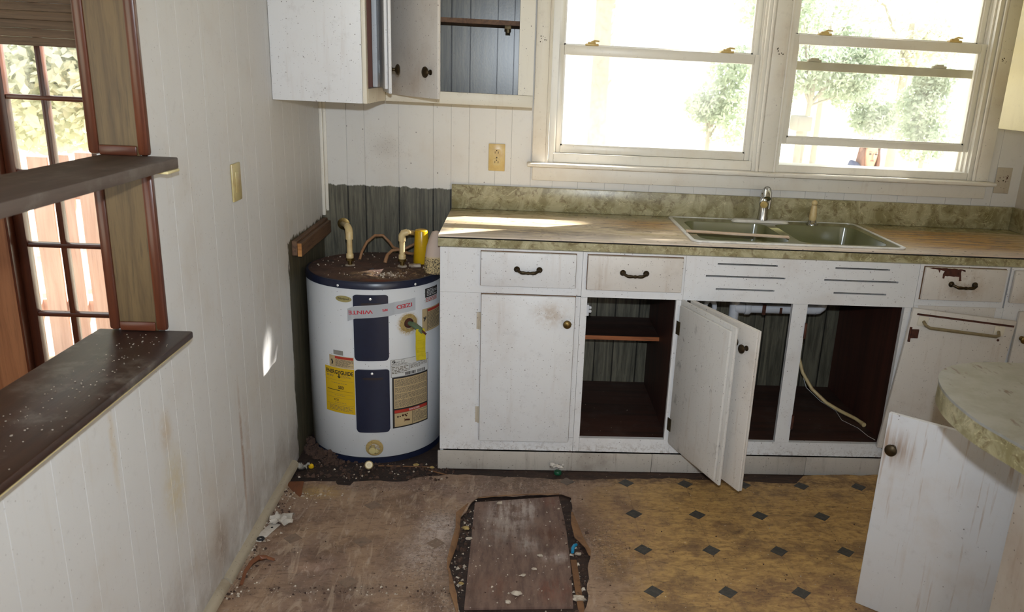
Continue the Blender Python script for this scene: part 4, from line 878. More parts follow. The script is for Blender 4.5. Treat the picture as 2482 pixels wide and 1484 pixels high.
# small warning label, silver sticker, oval badge
e = cpatch(-32.4, -9.4, .3795, .426, R1).make('warning_label', 'label_tan', H)
cpatch(-26.5, -9.8, .415, .4245, R2, .0002).make('red_band', 'label_red', e); clines(-26, -10, .384, .413, 7, R2, 3).make('small_print', 'label_grey', e, smooth=False, kind='stuff')
B().tube([cp(-30, .410, R2), cp(-29, .399, R2), cp(-29.6, .391, R2)], .003, 6).make('pictogram', 'label_dark', e)
cpatch(-27.8, -18.6, .4305, .4485, R1).make('sticker', 'foil', H)
b = B(); n = 28
vs = [cp(-16.6, .655, R2)] + [cp(-16.6 + 7.1 * math.cos(2 * PI * k / n), .655 + .0125 * math.sin(2 * PI * k / n), R2) for k in range(n)]
e = b.add(vs, [(0, k + 1, (k + 1) % n + 1) for k in range(n)]).make('oval_badge', 'gold', H, smooth=False)
ctext('Whirlpool', -16.8, .6555, .0115, 'label_dark', e, R2 + .0004, .0001, .95)
# black label and warning at the right
e = cpatch(53.9, 72.2, .6215, .678, R1).make('safety_label', 'label_white', H)
cpatch(54.0, 72.1, .642, .6775, R2, .0002).make('black_field', 'label_dark', e); clines(56, 71, .646, .674, 5, R2 + .0003, 5).make('small_print', 'label_white', e, smooth=False, kind='stuff'); clines(55, 71, .623, .640, 3, R2, 6).make('red_print', 'label_red', e, smooth=False, kind='stuff')
e = cpatch(50.6, 77.6, .5045, .598, R1).make('warning_label', 'label_tan', H)
cpatch(57.2, 77.4, .584, .594, R2, .0002).make('red_band', 'label_red', e); clines(57.6, 77, .512, .581, 12, R2, 8).make('small_print', 'label_grey', e, smooth=False, kind='stuff'); cpatch(56.4, 56.8, .508, .595, R2, .0002).make('rule', 'label_dark', e)
B().tube([cp(52.2, .565, R2), cp(53.6, .556, R2), cp(54.8, .566, R2)], .003, 6).tube([cp(53.6, .556, R2), cp(52.4, .549, R2)], .002, 6).make('pictogram', 'label_dark', e)
# rating plate
e = cpatch(20.6, 57.5, .345, .4165, R1).make('rating_label', 'label_white', H)
for z in (.3452, .3905, .4155): cpatch(20.8, 57.3, z, z + .0009, R2, .0002).make('rule', 'label_dark', e)
for a in (20.7, 57.1, 36.8): cpatch(a, a + .3, .3655 if a == 36.8 else .3455, .389 if a == 36.8 else .416, R2, .0002, 2).make('rule', 'label_dark', e)
ctext('G', 23.2, .407, .015, 'label_dark', e, R2, .0010); ctext('Guarant', 26.6, .4055, .0062, 'label_dark', e, R2, .0001)
b = B(); pts = [cp(31 + 1.5 * math.cos(2 * PI * k / 20), .407 + .0065 * math.sin(2 * PI * k / 20), R2) for k in range(21)]
b.tube(pts, .0005, 5).make('seal_ring', 'label_dark', e); ctext('UL', 31, .407, .0065, 'label_dark', e, R2)
b = clines(21.5, 35, .3935, .400, 2, R2, 2); c_ = clines(21.5, 36, .358, .388, 5, R2, 3); b.add(c_.v, c_.f); c_ = clines(38, 56, .371, .388, 4, R2, 4); b.add(c_.v, c_.f); b.make('small_print', 'label_grey', e, smooth=False, kind='stuff')
b = B(); rnd = random.Random(5); a = 33.0
while a < 53:
    l = rnd.choice((.25, .4, .7)); 
    if not 43 < a < 44.4: c_ = cpatch(a, a + l, .348, .3605, R2, .0002, 1); b.add(c_.v, c_.f)
    a += l + rnd.choice((.25, .4))
b.make('barcode', 'label_dark', e, smooth=False, kind='stuff')
# big instruction label
e = cpatch(21.6, 56.7, .131, .344, R1).make('instruction_label', 'label_dark', H)
cpatch(23.0, 55.7, .213, .338, R2, .0002).make('tan_field', 'label_tan', e); b = B()
for z0, z1, n in ((.304, .334, 7), (.278, .300, 5), (.251, .274, 5), (.217, .248, 7)):
    c_ = clines(23.8, 55, z0, z1, n, R2 + .0004, n + int(z0 * 100), .5, False); b.add(c_.v, c_.f)
b.make('small_print', 'label_grey', e, smooth=False, kind='stuff')
cpatch(23.2, 55.6, .194, .2065, R2, .0002).make('red_band', 'label_red', e); ctext('DANGER', 41.5, .2003, .0105, 'label_white', e, R2 + .0004, .0002, 1.2)
cpatch(23.2, 55.6, .1365, .193, R2, .0002).make('tan_field', 'label_tan', e); cpatch(39.2, 39.5, .138, .192, R2 + .0002, .0002).make('rule', 'label_dark', e)
clines(40.3, 55, .143, .190, 9, R2 + .0004, 9).make('small_print', 'label_grey', e, smooth=False, kind='stuff')
b = B()
for q in ((26, .178, .004), (28, .178, .003), (30.5, .181, .005), (32.6, .182, .004), (34.4, .185, .003), (33.6, .177, .004)): b.sphere(cp(q[0], q[1], R2), q[2], 1, .3, 1)
b.tube([cp(33, .160, R2), cp(36.5, .157, R2)], .004, 6)
for dz in (.166, .162, .158, .154): b.tube([cp(33.5, .159, R2), cp(31.5, dz, R2)], .001, 5)
b.make('hand_pictogram', 'rust', e, kind='stuff')
# clear tape with red print, upside down, rising to the right
b = B(); vs, fs = [], []; NT_ = 34
for i in range(NT_ + 1):
    u = i / NT_; a = -13.4 + 56.6 * u; zc = .607 + .0215 * u + (-.012 * max(0, .12 - u) / .12); hw = .0245
    r = HR + .0088 if -9.5 < a < 20.5 else HR + .0016 + .0072 * max(0, 1 - (min(abs(a + 9.5), abs(a - 20.5)) / 3.5))
    for dz in (-hw, -hw * .3, hw * .4, hw): vs.append(cp(a, zc + dz, r))
for i in range(NT_):
    for k in range(3): fs.append((i * 4 + k, (i + 1) * 4 + k, (i + 1) * 4 + k + 1, i * 4 + k + 1))
tp = b.add(vs, fs).make('tape', 'tape', H, ang=80)
ctext('WINTE', -2.4, .6115, .0200, 'tape_red', tp, HR + .0096, .0004, 1.42, True, tilt=4.5)
ctext('MFS', 16.6, .6195, .0120, 'tape_red', tp, HR + .0096, .0005, .95, True, tilt=4.5)
ctext('IZED', 33.0, .6275, .0215, 'tape_red', tp, HR + .0024, .0004, 1.45, True, tilt=4)
# relief valve with hanging tag, drain valve
Nv = Vector(cp(36.5, 0, 1)) - Vector((HX, HY, 0)); Nv = Vector((Nv.x, Nv.y, 0)).normalized()
rv = B().lathe([(.034, -.001), (.036, .002), (.027, .006), (.021, .006)], axis_m(cp(36.5, .557), Nv), 24, False).make('relief_valve', 'foam', H, ang=60)
B().lathe([(.0195, -.002), (.0195, .004), (.017, .004), (.015, -.001), (.001, -.001)], axis_m(cp(36.5, .557, HR + .002), Nv), 20).make('pipe_opening', 'rust', rv)
P0 = Vector(cp(37.5, .555, HR)); 
B().tube([P0, P0 + Nv * .03 + Vector((.006, 0, -.002)), P0 + Nv * .045 + Vector((.018, 0, -.014)), P0 + Nv * .042 + Vector((.026, 0, -.026))], [.009, .011, .012, .008], 10).make('valve_body', 'verdigris', rv)
B().tube([P0 + Nv * .046 + Vector((.018, 0, -.012)), P0 + Nv * .05 + Vector((.038, 0, -.030))], [.005, .004], 8).make('valve_lever', 'rust', rv)
TG = thing('warning_tag', 'yellow plastic tag hanging from the relief valve of the heater', 'tag', (.468, -.635, .54))
tx = Vector((Nv.y * -1, Nv.x, 0)).normalized(); O_ = P0 + Nv * .052 + Vector((.014, 0, -.012)); b = B(); vs, fs = [], []
if tx.x < 0: tx = -tx
tx = (tx * .75 + Vector((.25, 0, 0))).normalized()
for i in range(10):
    u = i / 9; dn = -.020 * u - .0 + .004 * math.sin(u * 7)
    for sx_ in (-1, 1):
        for th in (0, .0008): vs.append(O_ + tx * (.0195 * sx_ * (1 if i > 0 else .8) + .008 * u) + Vector((0, 0, .004 - .128 * u)) + Nv * (dn * .45 + th))
for i in range(9):
    a = i * 4
    fs += [(a, a + 2, a + 6, a + 4), (a + 1, a + 5, a + 7, a + 3), (a, a + 4, a + 5, a + 1), (a + 2, a + 3, a + 7, a + 6)]
fs += [(0, 1, 3, 2), (36, 38, 39, 37)]
B().add(vs, fs).make('tag_sheet', 'yellow_tag', TG, ang=60)
for u in (.36, .62, .74, .86): Box(-.014, .014, -.0006, .0006, -.0008, .0008, 0, frame(O_ + tx * .008 * u + Vector((0, 0, .004 - .128 * u)) + Nv * (-.009 * u + .003), tx)).make('raised_line', 'yellow_tag', TG)
Nd = Vector((math.sin(math.radians(6)), -math.cos(math.radians(6)), 0))
dv = B().lathe([(.033, -.001), (.034, .002), (.027, .007), (.020, .005)], axis_m(cp(6, .055), Nd), 24, False).make('drain_valve', 'foam', H, ang=60)
B().lathe([(.011, 0), (.011, .018), (.013, .02), (.013, .026), (.004, .027)], axis_m(cp(4.5, .054), Nd), 14).sphere(cp(7.5, .045, HR + .012), .011, 2, .3, 2).make('spigot', 'ivory2', dv)
# pipes on top
def riser(x, y, name):
    p_ = B().lathe([(.0105, .775), (.0105, .835)], Matrix.Translation((x, y, 0)), 16)
    return p_
for (x, y, top) in ((.182, -.366, .845), (.383, -.349, .850)):
    pn = B().lathe([(.0108, .762), (.0108, top - .005)], Matrix.Translation((x, y, 0)), 16).make('inlet_pipe', 'cpvc', H, ang=60)
    B().lathe([(.014, .7585), (.0145, .762), (.0142, .774), (.0125, .7765)], Matrix.Translation((x, y, 0)), 16).make('coupling', 'cpvc', pn)
    B().lathe([(.0165, .7485), (.0165, .758), (.012, .7583)], Matrix.Translation((x, y, 0)), 6).lathe([(.009, .732), (.009, .7486)], Matrix.Translation((x, y, 0)), 12).make('brass_fitting', 'brass', pn)
    B().lathe([(.019, .7255), (.0185, .7315), (.012, .733)], Matrix.Translation((x, y, 0)), 18).make('nipple_collar', 'plaster', pn)
x, y = .182, -.366
B().tube([(x, y, .833), (x, y, .858), (x - .004, y + .012, .872), (x - .014, y + .035, .878)], [.0145, .0145, .0145, .0135], 14).make('elbow', 'cpvc', H, ang=60)
B().tube([(x - .012, y + .03, .8775), (.084, -.012, .826)], .0108, 14).make('wall_pipe', 'cpvc', H, ang=60)
B().lathe([(.026, 0), (.026, .003), (.016, .006)], axis_m((.086, -.0005, .8245), (0, -1, 0)), 20).make('escutcheon', 'brass', H)
x, y = .383, -.349
B().tube([(x, y, .830), (x, y, .851), (x + .006, y, .862), (x + .022, y + .003, .866)], [.0145, .0145, .0145, .0135], 14).make('elbow', 'cpvc', H, ang=60)
B().tube([(x + .02, y + .003, .866), (.434, -.15, .822), (.4215, -.012, .788)], .0105, 12).make('wall_pipe', 'cpvc', H, ang=60)
# cable loop
CB = thing('cable', 'stained beige cable looping over the grimy heater top', 'cable', (.31, -.3, .73))
B().tube([(.207, -.30, .738), (.212, -.28, .765), (.228, -.25, .80), (.255, -.22, .822), (.285, -.20, .820), (.312, -.20, .792), (.330, -.22, .775), (.355, -.24, .772), (.383, -.27, .782), (.43, -.22, .80)], .0058, 8).make('cable_run', 'copper_pipe', CB, ang=60)
B().tube([(.316, -.352, .740), (.319, -.345, .755), (.322, -.33, .768), (.338, -.31, .782), (.362, -.30, .784), (.40, -.29, .768), (.425, -.25, .758)], [.0075, .0075, .0065, .0065, .0065, .006, .006], 8).make('cable_run', 'copper_pipe', CB, ang=60)
# yellow cup, white block, towel
CU = thing('plastic_cup', 'yellow plastic cup upside down on the heater top', 'cup', (.452, -.286, .73))
B().lathe([(.0325, .7305), (.0332, .732), (.0262, .862), (.0245, .8655), (.02, .8665), (.018, .8655), (.001, .865)], Matrix.Translation((.452, -.286, 0)), 32).make('cup_wall', 'yellow_cup', CU, ang=60)
WBk = thing('foam_block', 'small white foam chunk on the heater beside the yellow cup', 'foam', (.437, -.352, .73))
B().box(-.020, .020, -.012, .012, 0, .011, .002, frame((.437, -.352, .7285), (1, .1, .04))).box(-.028, -.018, -.002, .02, .001, .009, .002, frame((.437, -.352, .7285), (1, .1, .04))).make('chunk', 'plaster', WBk)
TW = thing('rolled_towel', 'cream roll with black squiggles wedged between heater and cabinet', 'towel', (.53, -.49, .76))
ax = Vector((.012, .03, .16)).normalized()
B().lathe([(.005, -.002), (.028, .0), (.034, .012), (.036, .05), (.034, .10), (.026, .135), (.018, .16), (.004, .165)], axis_m((.519, -.498, .738), ax), 24).make('roll', 'towel', TW, ang=70)
# cleat on the left wall
CL = thing('wall_cleat', 'two old wood battens fixed to the left wall above the heater', 'batten', (.02, -.25, .82))
B().box(.0008, .020, -.520, -.006, .795, .850, .002).make('batten', 'old_wood', CL, smooth=False)
b_ = B().box(.0205, .036, -.515, -.02, .790, .842, .002).make('batten', 'old_wood', CL, smooth=False)
B().box(.021, .0355, -.5165, -.5152, .7915, .8405).make('end_grain', 'fresh_wood', b_, smooth=False)

# ================================================================== OUTLETS, LEDGES, BLIND
def outlet(label, cx, z, mat, faces, M=None):
    T = thing('outlet', label, 'outlet', (cx, 0, z), None)
    pl = B().box(cx - .035, cx + .035, -.0062, -.0004, z - .057, z + .057, .003).make('plate', mat, T)
    for dz in (.0205, -.0195) if faces else ():
        fc = B().add(*(lambda P: ([(cx + a, -.0085, z + dz + c) for a, c in P] + [(cx + a, -.0060, z + dz + c) for a, c in P], [tuple(range(len(P)))[::-1], ] + [(i, (i + 1) % len(P), len(P) + (i + 1) % len(P), len(P) + i) for i in range(len(P))]))(rrect(-.0165, .0165, -.0138, .0138, .008))).make('receptacle', mat, T, ang=50)
        B().box(cx - .008, cx - .0062, -.0092, -.0084, z + dz - .004, z + dz + .005).box(cx + .0055, cx + .0075, -.0092, -.0084, z + dz - .004, z + dz + .005).lathe([(.0024, -.0), (.0024, .0008)], axis_m((cx - .0005, -.0084, z + dz + .0085 * (1 if dz > 0 else 1)), (0, -1, 0)), 10).make('slots', 'dark_slot', fc, smooth=False, kind='stuff')
    B().lathe([(.003, 0), (.0032, .001), (.0005, .0015)], axis_m((cx, -.0062, z), (0, -1, 0)), 10).make('screw', 'hinge', T)
    return T
outlet('yellowed duplex outlet on the back wall, left of the windows', .739, 1.1355, 'ivory', True)
T = outlet('painted over outlet plate with stains, right of the windows', 2.985, 1.1315, 'painted_plate', False)
B().box(2.952, 2.972, -.0066, -.0060, 1.105, 1.155, .0003).make('switch_slot', 'painted_plate', T)
b = B(); rnd = random.Random(9)
for k in range(26): b.sphere((3.0 + rnd.gauss(0, .007), -.0064, 1.148 + rnd.gauss(0, .008)) if k < 14 else (2.965 + rnd.gauss(0, .003) + (.032 if k > 20 else 0), -.0064, 1.13 + rnd.gauss(0, .014)), rnd.uniform(.0012, .003), 1, 0, k, (1, .3, 1))
b.make('rust_spots', 'rust', T, kind='stuff')
SW = thing('switch_plate', 'yellowed cover plate on the left wall', 'switch', (0, -1.085, 1.14))
B().box(.0004, .0065, -1.1195, -1.0455, 1.0865, 1.1965, .003).make('plate', 'ivory2', SW)
B().box(.0065, .0085, -1.099, -1.066, 1.112, 1.172, .001).make('rocker', 'ivory2', SW)
LE = thing('ledge_board', 'dusty dark wood ledge along the bottom of the pass-through', 'ledge', (-.05, -2.5, .845))
B().box(-.160, .060, -3.58, -1.634, .840, .8585, .005).make('board', 'ledge', LE)
B().box(.002, .054, -3.58, -1.640, .8335, .8398, .002).make('edge_strip', 'cream', LE)
B().box(.0005, .012, -3.58, -1.66, .812, .833, .003).make('cove_strip', 'trim', LE)
b = B(); rnd = random.Random(21)
for k in range(240):
    u = rnd.random(); y = -1.66 - 1.0 * u; x = rnd.gauss(-.02 - .03 * u, .035); x = max(-.15, min(.045, x)); r = rnd.uniform(.0006, .0019) * (2 if rnd.random() < .05 else 1)
    b.sphere((x, y, .8587 + r * .4), r, 1, .4, k, (1, 1, .5))
b.make('plaster_dust', 'plaster', LE, kind='stuff')
SHF = thing('shelf_board', 'dusty grey wood shelf across the pass-through', 'shelf', (-.03, -2.5, 1.26))
B().box(-.105, .062, -3.58, -1.635, 1.2475, 1.2720, .003).make('board', 'shelf_dusty', SHF)
B().box(.030, .063, -1.7, -1.6346, 1.2405, 1.2470, .002).make('edge_strip', 'cream', SHF)
BL = thing('wood_blind', 'raised brown wooden slat blind above the glass door', 'blind', (-1.05, -.06, 1.6))
z = 1.494; k = 0
while z < 1.78:
    B().box(-1.46, -.62, -.048 - (.003 if k % 2 else 0), -.036, z, z + .0318, .002).make('slat', 'blind', BL); z += .0322; k += 1
B().box(-1.47, -.61, -.075, -.034, z, z + .06, .004).make('head_rail', 'panel_brown', BL)
for x in (-1.30, -.80): B().tube([(x, -.062, 1.49), (x, -.062, z)], .0015, 6).make('cord', 'old_wood', BL)

# ================================================================== PENINSULA AND LOOSE DOOR
PW = thing('peninsula_worktop', 'green marbled peninsula worktop with a rounded corner, in front', 'worktop', (2.2, -2.5, .9))
edge_pts = [(2.78, -1.862), (1.98, -1.862), (1.92, -1.862), (1.86, -1.872), (1.80, -1.902), (1.755, -1.952), (1.727, -2.01), (1.708, -2.09), (1.704, -2.19), (1.715, -2.26), (1.726, -2.315), (1.78, -2.62), (1.87, -3.1), (2.78, -3.1)]
sm = []
P_ = [Vector((a, c)) for a, c in edge_pts]
for i in range(len(P_)):
    if 1 <= i <= 11:
        p0, p1, p2, p3 = P_[i - 1], P_[i], P_[i + 1], P_[min(i + 2, len(P_) - 1)]
        for k in range(4):
            u = k / 4; q = .5 * ((2 * p1) + (p2 - p0) * u + (2 * p0 - 5 * p1 + 4 * p2 - p3) * u * u + (-p0 + 3 * p1 - 3 * p2 + p3) * u ** 3); sm.append((q.x, q.y))
    else: sm.append(tuple(P_[i]))
def inset(L, d):
    out = []
    for i in range(len(L)):
        a, b2, c = Vector(L[i - 1]), Vector(L[i]), Vector(L[(i + 1) % len(L)]); t1 = ((b2 - a).normalized() + (c - b2).normalized()).normalized(); out.append((b2.x - t1.y * d, b2.y + t1.x * d))
    return out
B().prism(sm, .9085, .914).make('top_sheet', 'lam_top2', PW, ang=25)
B().prism(inset(sm, .0015), .866, .9082).make('edge_band', 'lam', PW, ang=25)
PB = thing('peninsula_cabinet', 'white panelled peninsula base under the rounded worktop', 'cabinet', (2.4, -2.5, 0))
B().box(2.03, 2.045, -3.05, -1.90, .0, .8655, .001).make('side_panel', 'cab_dirty', PB, smooth=False)
B().box(2.0455, 2.75, -1.915, -1.90, .0, .8655).box(2.735, 2.75, -3.05, -1.9155, 0, .8655).make('end_panel', 'cab', PB, smooth=False)
LD = thing('loose_door', 'loose white cabinet door with brass knob propped beside the peninsula', 'door', (1.99, -1.56, 0))
X_ = Vector((2.155 - 1.893, -1.712 + 1.492, 0)); Ml = frame((1.893, -1.492, 0), X_); pass
B().box(0, .37, 0, .018, .0005, .628, .0035, Ml).make('slab', 'cab_loose', LD)
Nn = Ml.to_3x3() @ Vector((0, -1, 0))
knob(LD, Ml @ Vector((.028, -.0004, .528)), Nn, 'brass_dark', .0175)
# ================================================================== FLOOR DEBRIS
PT = thing('patch_board', 'dusty brown board patch sunk in the torn vinyl floor', 'board', (.87, -1.2, -.006))
fill2d([[(.712, -.915), (1.018, -.862), (1.030, -1.02), (1.034, -1.12), (1.037, -1.30), (1.032, -1.515), (.713, -1.525)]], -.0112, -.003).make('board', 'patch', PT, smooth=False)
LS = thing('wood_lath', 'narrow brown lath lying along the right edge of the floor patch', 'lath', (1.045, -1.42, -.008))
B().box(-.010, .010, -.14, .14, 0, .007, .001, frame((1.052, -1.41, -.0115), (1, .03, 0))).make('lath', 'twig', LS)
GC = thing('bottle_cap', 'green bottle cap by the toe board under torn paper', 'bottle cap', (1.021, -.685, 0))
B().lathe([(.0145, .0002), (.015, .001), (.015, .010), (.0135, .0125), (.001, .013)], Matrix.Translation((1.021, -.690, 0)), 24).make('cap', 'green', GC)
def scrap(name, label, cat, c, s, mat, seed, flat=.35, parent_kind=None):
    T = thing(name, label, cat, c); rnd = random.Random(seed); b = B(); n = 9; vs, fs = [], []
    for i in range(n):
        for k in range(n):
            u, v = i / (n - 1) - .5, k / (n - 1) - .5; r_ = 1 + .4 * mnoise.noise((math.atan2(v, u) * 1.5, seed, 0))
            vs.append((c[0] + u * s[0] * r_, c[1] + v * s[1] * r_, c[2] + .0006 + max(0, s[2] * (.5 + .9 * mnoise.noise((u * 4 + seed, v * 4, seed * .3))))))
    m = len(vs); vs += [(x, y, z - .0005) for x, y, z in vs]
    for i in range(n - 1):
        for k in range(n - 1):
            a = i * n + k; fs.append((a, a + n, a + n + 1, a + 1)); fs.append((m + a, m + a + 1, m + a + n + 1, m + a + n))
    b.add(vs, fs).make('sheet', mat, T, ang=50); return T
scrap('paper_scrap', 'torn white paper crumpled over a green cap by the toe board', 'paper', (1.018, -.674, .0135), (.05, .02, .022), 'paper', 3)
scrap('foil_scrap', 'crumpled silver wrapper on the dark floor left of the heater', 'wrapper', (.036, -.664, -.011), (.045, .05, .02), 'foil', 5)
scrap('paper_scrap', 'crumpled dirty paper against the left baseboard', 'paper', (.068, -1.065, 0), (.07, .075, .02), 'paper', 8)
YC = thing('yellow_cap', 'tiny yellow cap beside the silver wrapper by the heater', 'bottle cap', (.066, -.648, -.011))
B().lathe([(.010, 0), (.011, .004), (.009, .010), (.006, .014), (.001, .015)], axis_m((.066, -.650, -.0105), (.3, -.4, .9)), 14).make('cap', 'yellow_cup', YC)
RC = thing('pipe_cap', 'round cream pipe cap on the dark floor before the heater', 'cap', (.290, -.662, -.011))
M_ = axis_m((.288, -.652, .0035), (.15, -.85, .45)); B().lathe([(.0155, -.004), (.017, .002), (.0165, .012), (.013, .017), (.006, .017), (.0055, .006), (.001, .006)], M_, 22).make('cap', 'cpvc', RC, ang=50)
PL = thing('plastic_piece', 'flat white plastic piece with holes against the left baseboard', 'plastic piece', (.046, -1.13, 0))
Mp = frame((.044, -1.125, .0012), (.30, 1, .0)); B().box(-.045, .038, -.018, .016, 0, .004, .002, Mp).box(-.075, -.047, -.017, .012, 0, .003, .002, Mp).make('plate', 'paper', PL)
B().lathe([(.004, 0), (.004, .0006)], Mp @ Matrix.Translation((.01, -.004, .004)), 12).make('hole', 'black_plastic', PL)
BR = thing('rubber_ring', 'small black rubber ring by the left baseboard', 'ring', (.034, -1.185, 0))
B().tube([(.034 + .0085 * math.cos(2 * PI * k / 18), -1.185 + .0085 * math.sin(2 * PI * k / 18), .0045) for k in range(19)], .0044, 8).make('ring', 'black_plastic', BR)
CV = thing('vinyl_curl', 'curled brown strip of old vinyl beside the left baseboard', 'vinyl strip', (.06, -1.33, 0))
b = B(); vs, fs = [], []; cp_ = [(.044, -1.436), (.039, -1.38), (.045, -1.337), (.060, -1.305), (.083, -1.294), (.113, -1.298)]; n = 16
for i in range(n):
    u = i / (n - 1) * (len(cp_) - 1.001); k = int(u); q = Vector(cp_[k]).lerp(Vector(cp_[k + 1]), u - k); d = (Vector(cp_[k + 1]) - Vector(cp_[k])).normalized(); nr = Vector((d.y, -d.x))
    h = .008 + .016 * math.sin(i / (n - 1) * PI)
    for dz, ox in ((.0005, 0), (h * .6, .010), (h, .004), (h, .0065), (h * .6, .0125), (.0005, .003)): vs.append((q.x + nr.x * ox, q.y + nr.y * ox, dz))
for i in range(n - 1):
    for k in range(6): fs.append((i * 6 + k, i * 6 + (k + 1) % 6, (i + 1) * 6 + (k + 1) % 6, (i + 1) * 6 + k))
b.add(vs, fs + [tuple(range(6)), tuple((n - 1) * 6 + k for k in range(5, -1, -1))]).make('strip', 'vinyl_back', CV, ang=60)
BT = thing('blue_strip', 'bright blue plastic strip at the edge of the floor patch', 'plastic strip', (1.050, -1.225, 0))
B().tube([(1.062, -1.196, .004), (1.054, -1.205, .006), (1.048, -1.222, .007), (1.046, -1.242, .004)], [.005, .006, .0062, .005], 8).make('strip', 'blue', BT, ang=60)
TWG = thing('thin_lath', 'thin straight splinter lying in front of the heater', 'stick', (.44, -.63, -.011))
B().box(-.10, .10, -.0025, .0025, 0, .004, .001, frame((.42, -.632, -.0113), (1, -.015, 0))).make('stick', 'twig', TWG)
TWG = thing('thin_lath', 'thin slanting splinter between heater and base cabinet', 'stick', (.55, -.67, -.011))
B().box(-.055, .055, -.0025, .0025, 0, .004, .001, frame((.548, -.675, -.0112), (1, -.68, .09))).make('stick', 'twig', TWG)
chunks = [((.865, -1.462), .014, 'plaster', 'largest pale plaster chunk near the front of the floor patch'), ((.800, -.925), .009, 'plaster', 'pale chip at the far end of the floor patch'), ((.885, -1.365), .007, 'plaster', 'cream chip in the middle of the floor patch'), ((1.066, -1.232), .010, 'plaster', 'white lump beside the blue strip'), ((.690, -1.085), .012, 'foam', 'tan lump on the left side of the floor patch'), ((.695, -1.40), .008, 'foam', 'tan chip low on the left side of the patch'), ((.705, -1.16), .009, 'plaster', 'white lump at the left edge of the patch'), ((1.053, -1.475), .018, 'plaster', 'crumbly white plaster lump at the patch corner'), ((.530, -.640), .009, 'foam', 'tan square chip at the foot of the corner cabinet'), ((.465, -.622), .010, 'foam', 'tan chip in front of the heater base'), ((.94, -1.255), .008, 'plaster', 'oval cream chip on the dark side of the patch'), ((.92, -1.33), .007, 'plaster', 'small white chip on the patch centre'), ((.84, -1.50), .008, 'plaster', 'white chip nearest the front edge of the patch')]
for i, ((x, y), r, m_, lb) in enumerate(chunks):
    z = -.003 if (.7 < x < 1.035 and y < -.9) else (-.0115 if (y > -.7 or x > 1.036 or x < .71) else 0)
    T = thing('plaster_chunk', lb, 'rubble', (x, y, z), 'chunks of rubble on the floor'); b = B().sphere((x, y, z + r * .42), r, 2, .55, i + 2, (1.15, .8, .5)); b.make('chunk', m_, T, ang=30)
b = B(); b2 = B(); rnd = random.Random(77)
def crumbs(b, n, f, rmin, rmax):
    for k in range(n):
        x, y, z = f(); r = rmin + (rmax - rmin) * rnd.random() ** 3
        q = [(rnd.uniform(-1, 1), rnd.uniform(-1, 1), rnd.uniform(.1, .9)) for _ in range(4)]; a = rnd.uniform(0, 6.3)
        vs = [(x + r * math.cos(a), y + r * math.sin(a), z), (x + r * math.cos(a + 2), y + r * math.sin(a + 2), z), (x + r * math.cos(a + 4), y + r * math.sin(a + 4), z), (x + r * .5 * math.cos(a + 1), y + r * .5 * math.sin(a + 1), z + r * .9), (x + r * .5 * math.cos(a + 3), y + r * .5 * math.sin(a + 3), z + r * .8)]
        b.add(vs, [(0, 2, 1), (0, 1, 3), (1, 2, 4), (1, 4, 3), (2, 0, 3), (2, 3, 4)])
def fz(x, y):
    if .712 < x < 1.034 and -1.52 < y < -.9: return -.0029
    if (.655 < x < 1.09 and -1.575 < y < -.88) or y > -.735: return -.0118
    return .0004
def along(): y = rnd.uniform(-1.5, -.84); x = .022 + abs(rnd.gauss(0, .03)); return x, y, fz(x, y)
def front(): x = rnd.uniform(.05, .7); y = -1.45 + rnd.gauss(0, .015); return x, y, fz(x, y)
def patch(): x = rnd.uniform(.66, 1.085); y = rnd.uniform(-1.56, -.88); return x, y, fz(x, y)
def leftdust(): x = rnd.gauss(.62, .05); y = rnd.gauss(-1.2, .14); return x, y, fz(x, y)
def slots(): x = rnd.choice((rnd.gauss(.683, .012), rnd.gauss(1.06, .014))); y = rnd.uniform(-1.56, -.95); return x, y, fz(x, y)
def corner(): x = rnd.uniform(.03, .62); y = rnd.uniform(-.76, -.60); return x, y, fz(x, y)
def wide(): x = rnd.uniform(.1, 2.1); y = rnd.uniform(-1.55, -.66); return x, y, fz(x, y)
def torn(): x = rnd.gauss(.14, .05); y = rnd.gauss(-.90, .02); return x, y, fz(x, y)
def inner(): x = rnd.choice((rnd.uniform(1.11, 1.43), rnd.uniform(1.5, 2.3))); y = rnd.uniform(-.6, -.1); return x, y, .1280
crumbs(b, 130, along, .0012, .008); crumbs(b, 90, front, .0008, .005); crumbs(b, 180, patch, .0008, .005); crumbs(b, 160, leftdust, .0008, .004); crumbs(b, 90, slots, .001, .009); crumbs(b, 70, corner, .001, .007); crumbs(b, 220, wide, .0006, .0028); crumbs(b, 70, torn, .001, .005); crumbs(b, 60, inner, .0006, .002)
o = b.make('plaster_crumbs', 'plaster', None, smooth=False, kind='stuff'); prop(o, 'pale plaster crumbs and dust scattered over the worn floor', 'crumbs')
crumbs(b2, 260, slots, .003, .012); crumbs(b2, 330, corner, .002, .012); crumbs(b2, 160, along, .001, .007); crumbs(b2, 200, wide, .0008, .004); crumbs(b2, 120, front, .001, .006)
def nearh(): a = rnd.uniform(-1.25, -.35); r = HR + rnd.uniform(.0, .05); return HX + math.sin(a) * r, HY - math.cos(a) * r, -.0118
def pile(): a = rnd.uniform(-1.3, -.45); r = HR + .005 + abs(rnd.gauss(0, .016)); x, y = HX + math.sin(a) * r, HY - math.cos(a) * r; return x, y, rnd.uniform(-.01, .012)
crumbs(b2, 260, nearh, .004, .016); crumbs(b2, 150, pile, .005, .018)
o = b2.make('dirt_clumps', 'dirt', None, smooth=False, kind='stuff'); prop(o, 'dark rotten dirt and wood crumbs around the heater and floor patch', 'dirt')
b3 = B()
def htop(): a = rnd.uniform(0, 6.3); r = HR * .93 * math.sqrt(rnd.random()); return HX + r * math.cos(a), HY + r * math.sin(a), .729
def htop2(): return .36 + rnd.gauss(0, .03), -.50 + rnd.gauss(0, .02), .7285
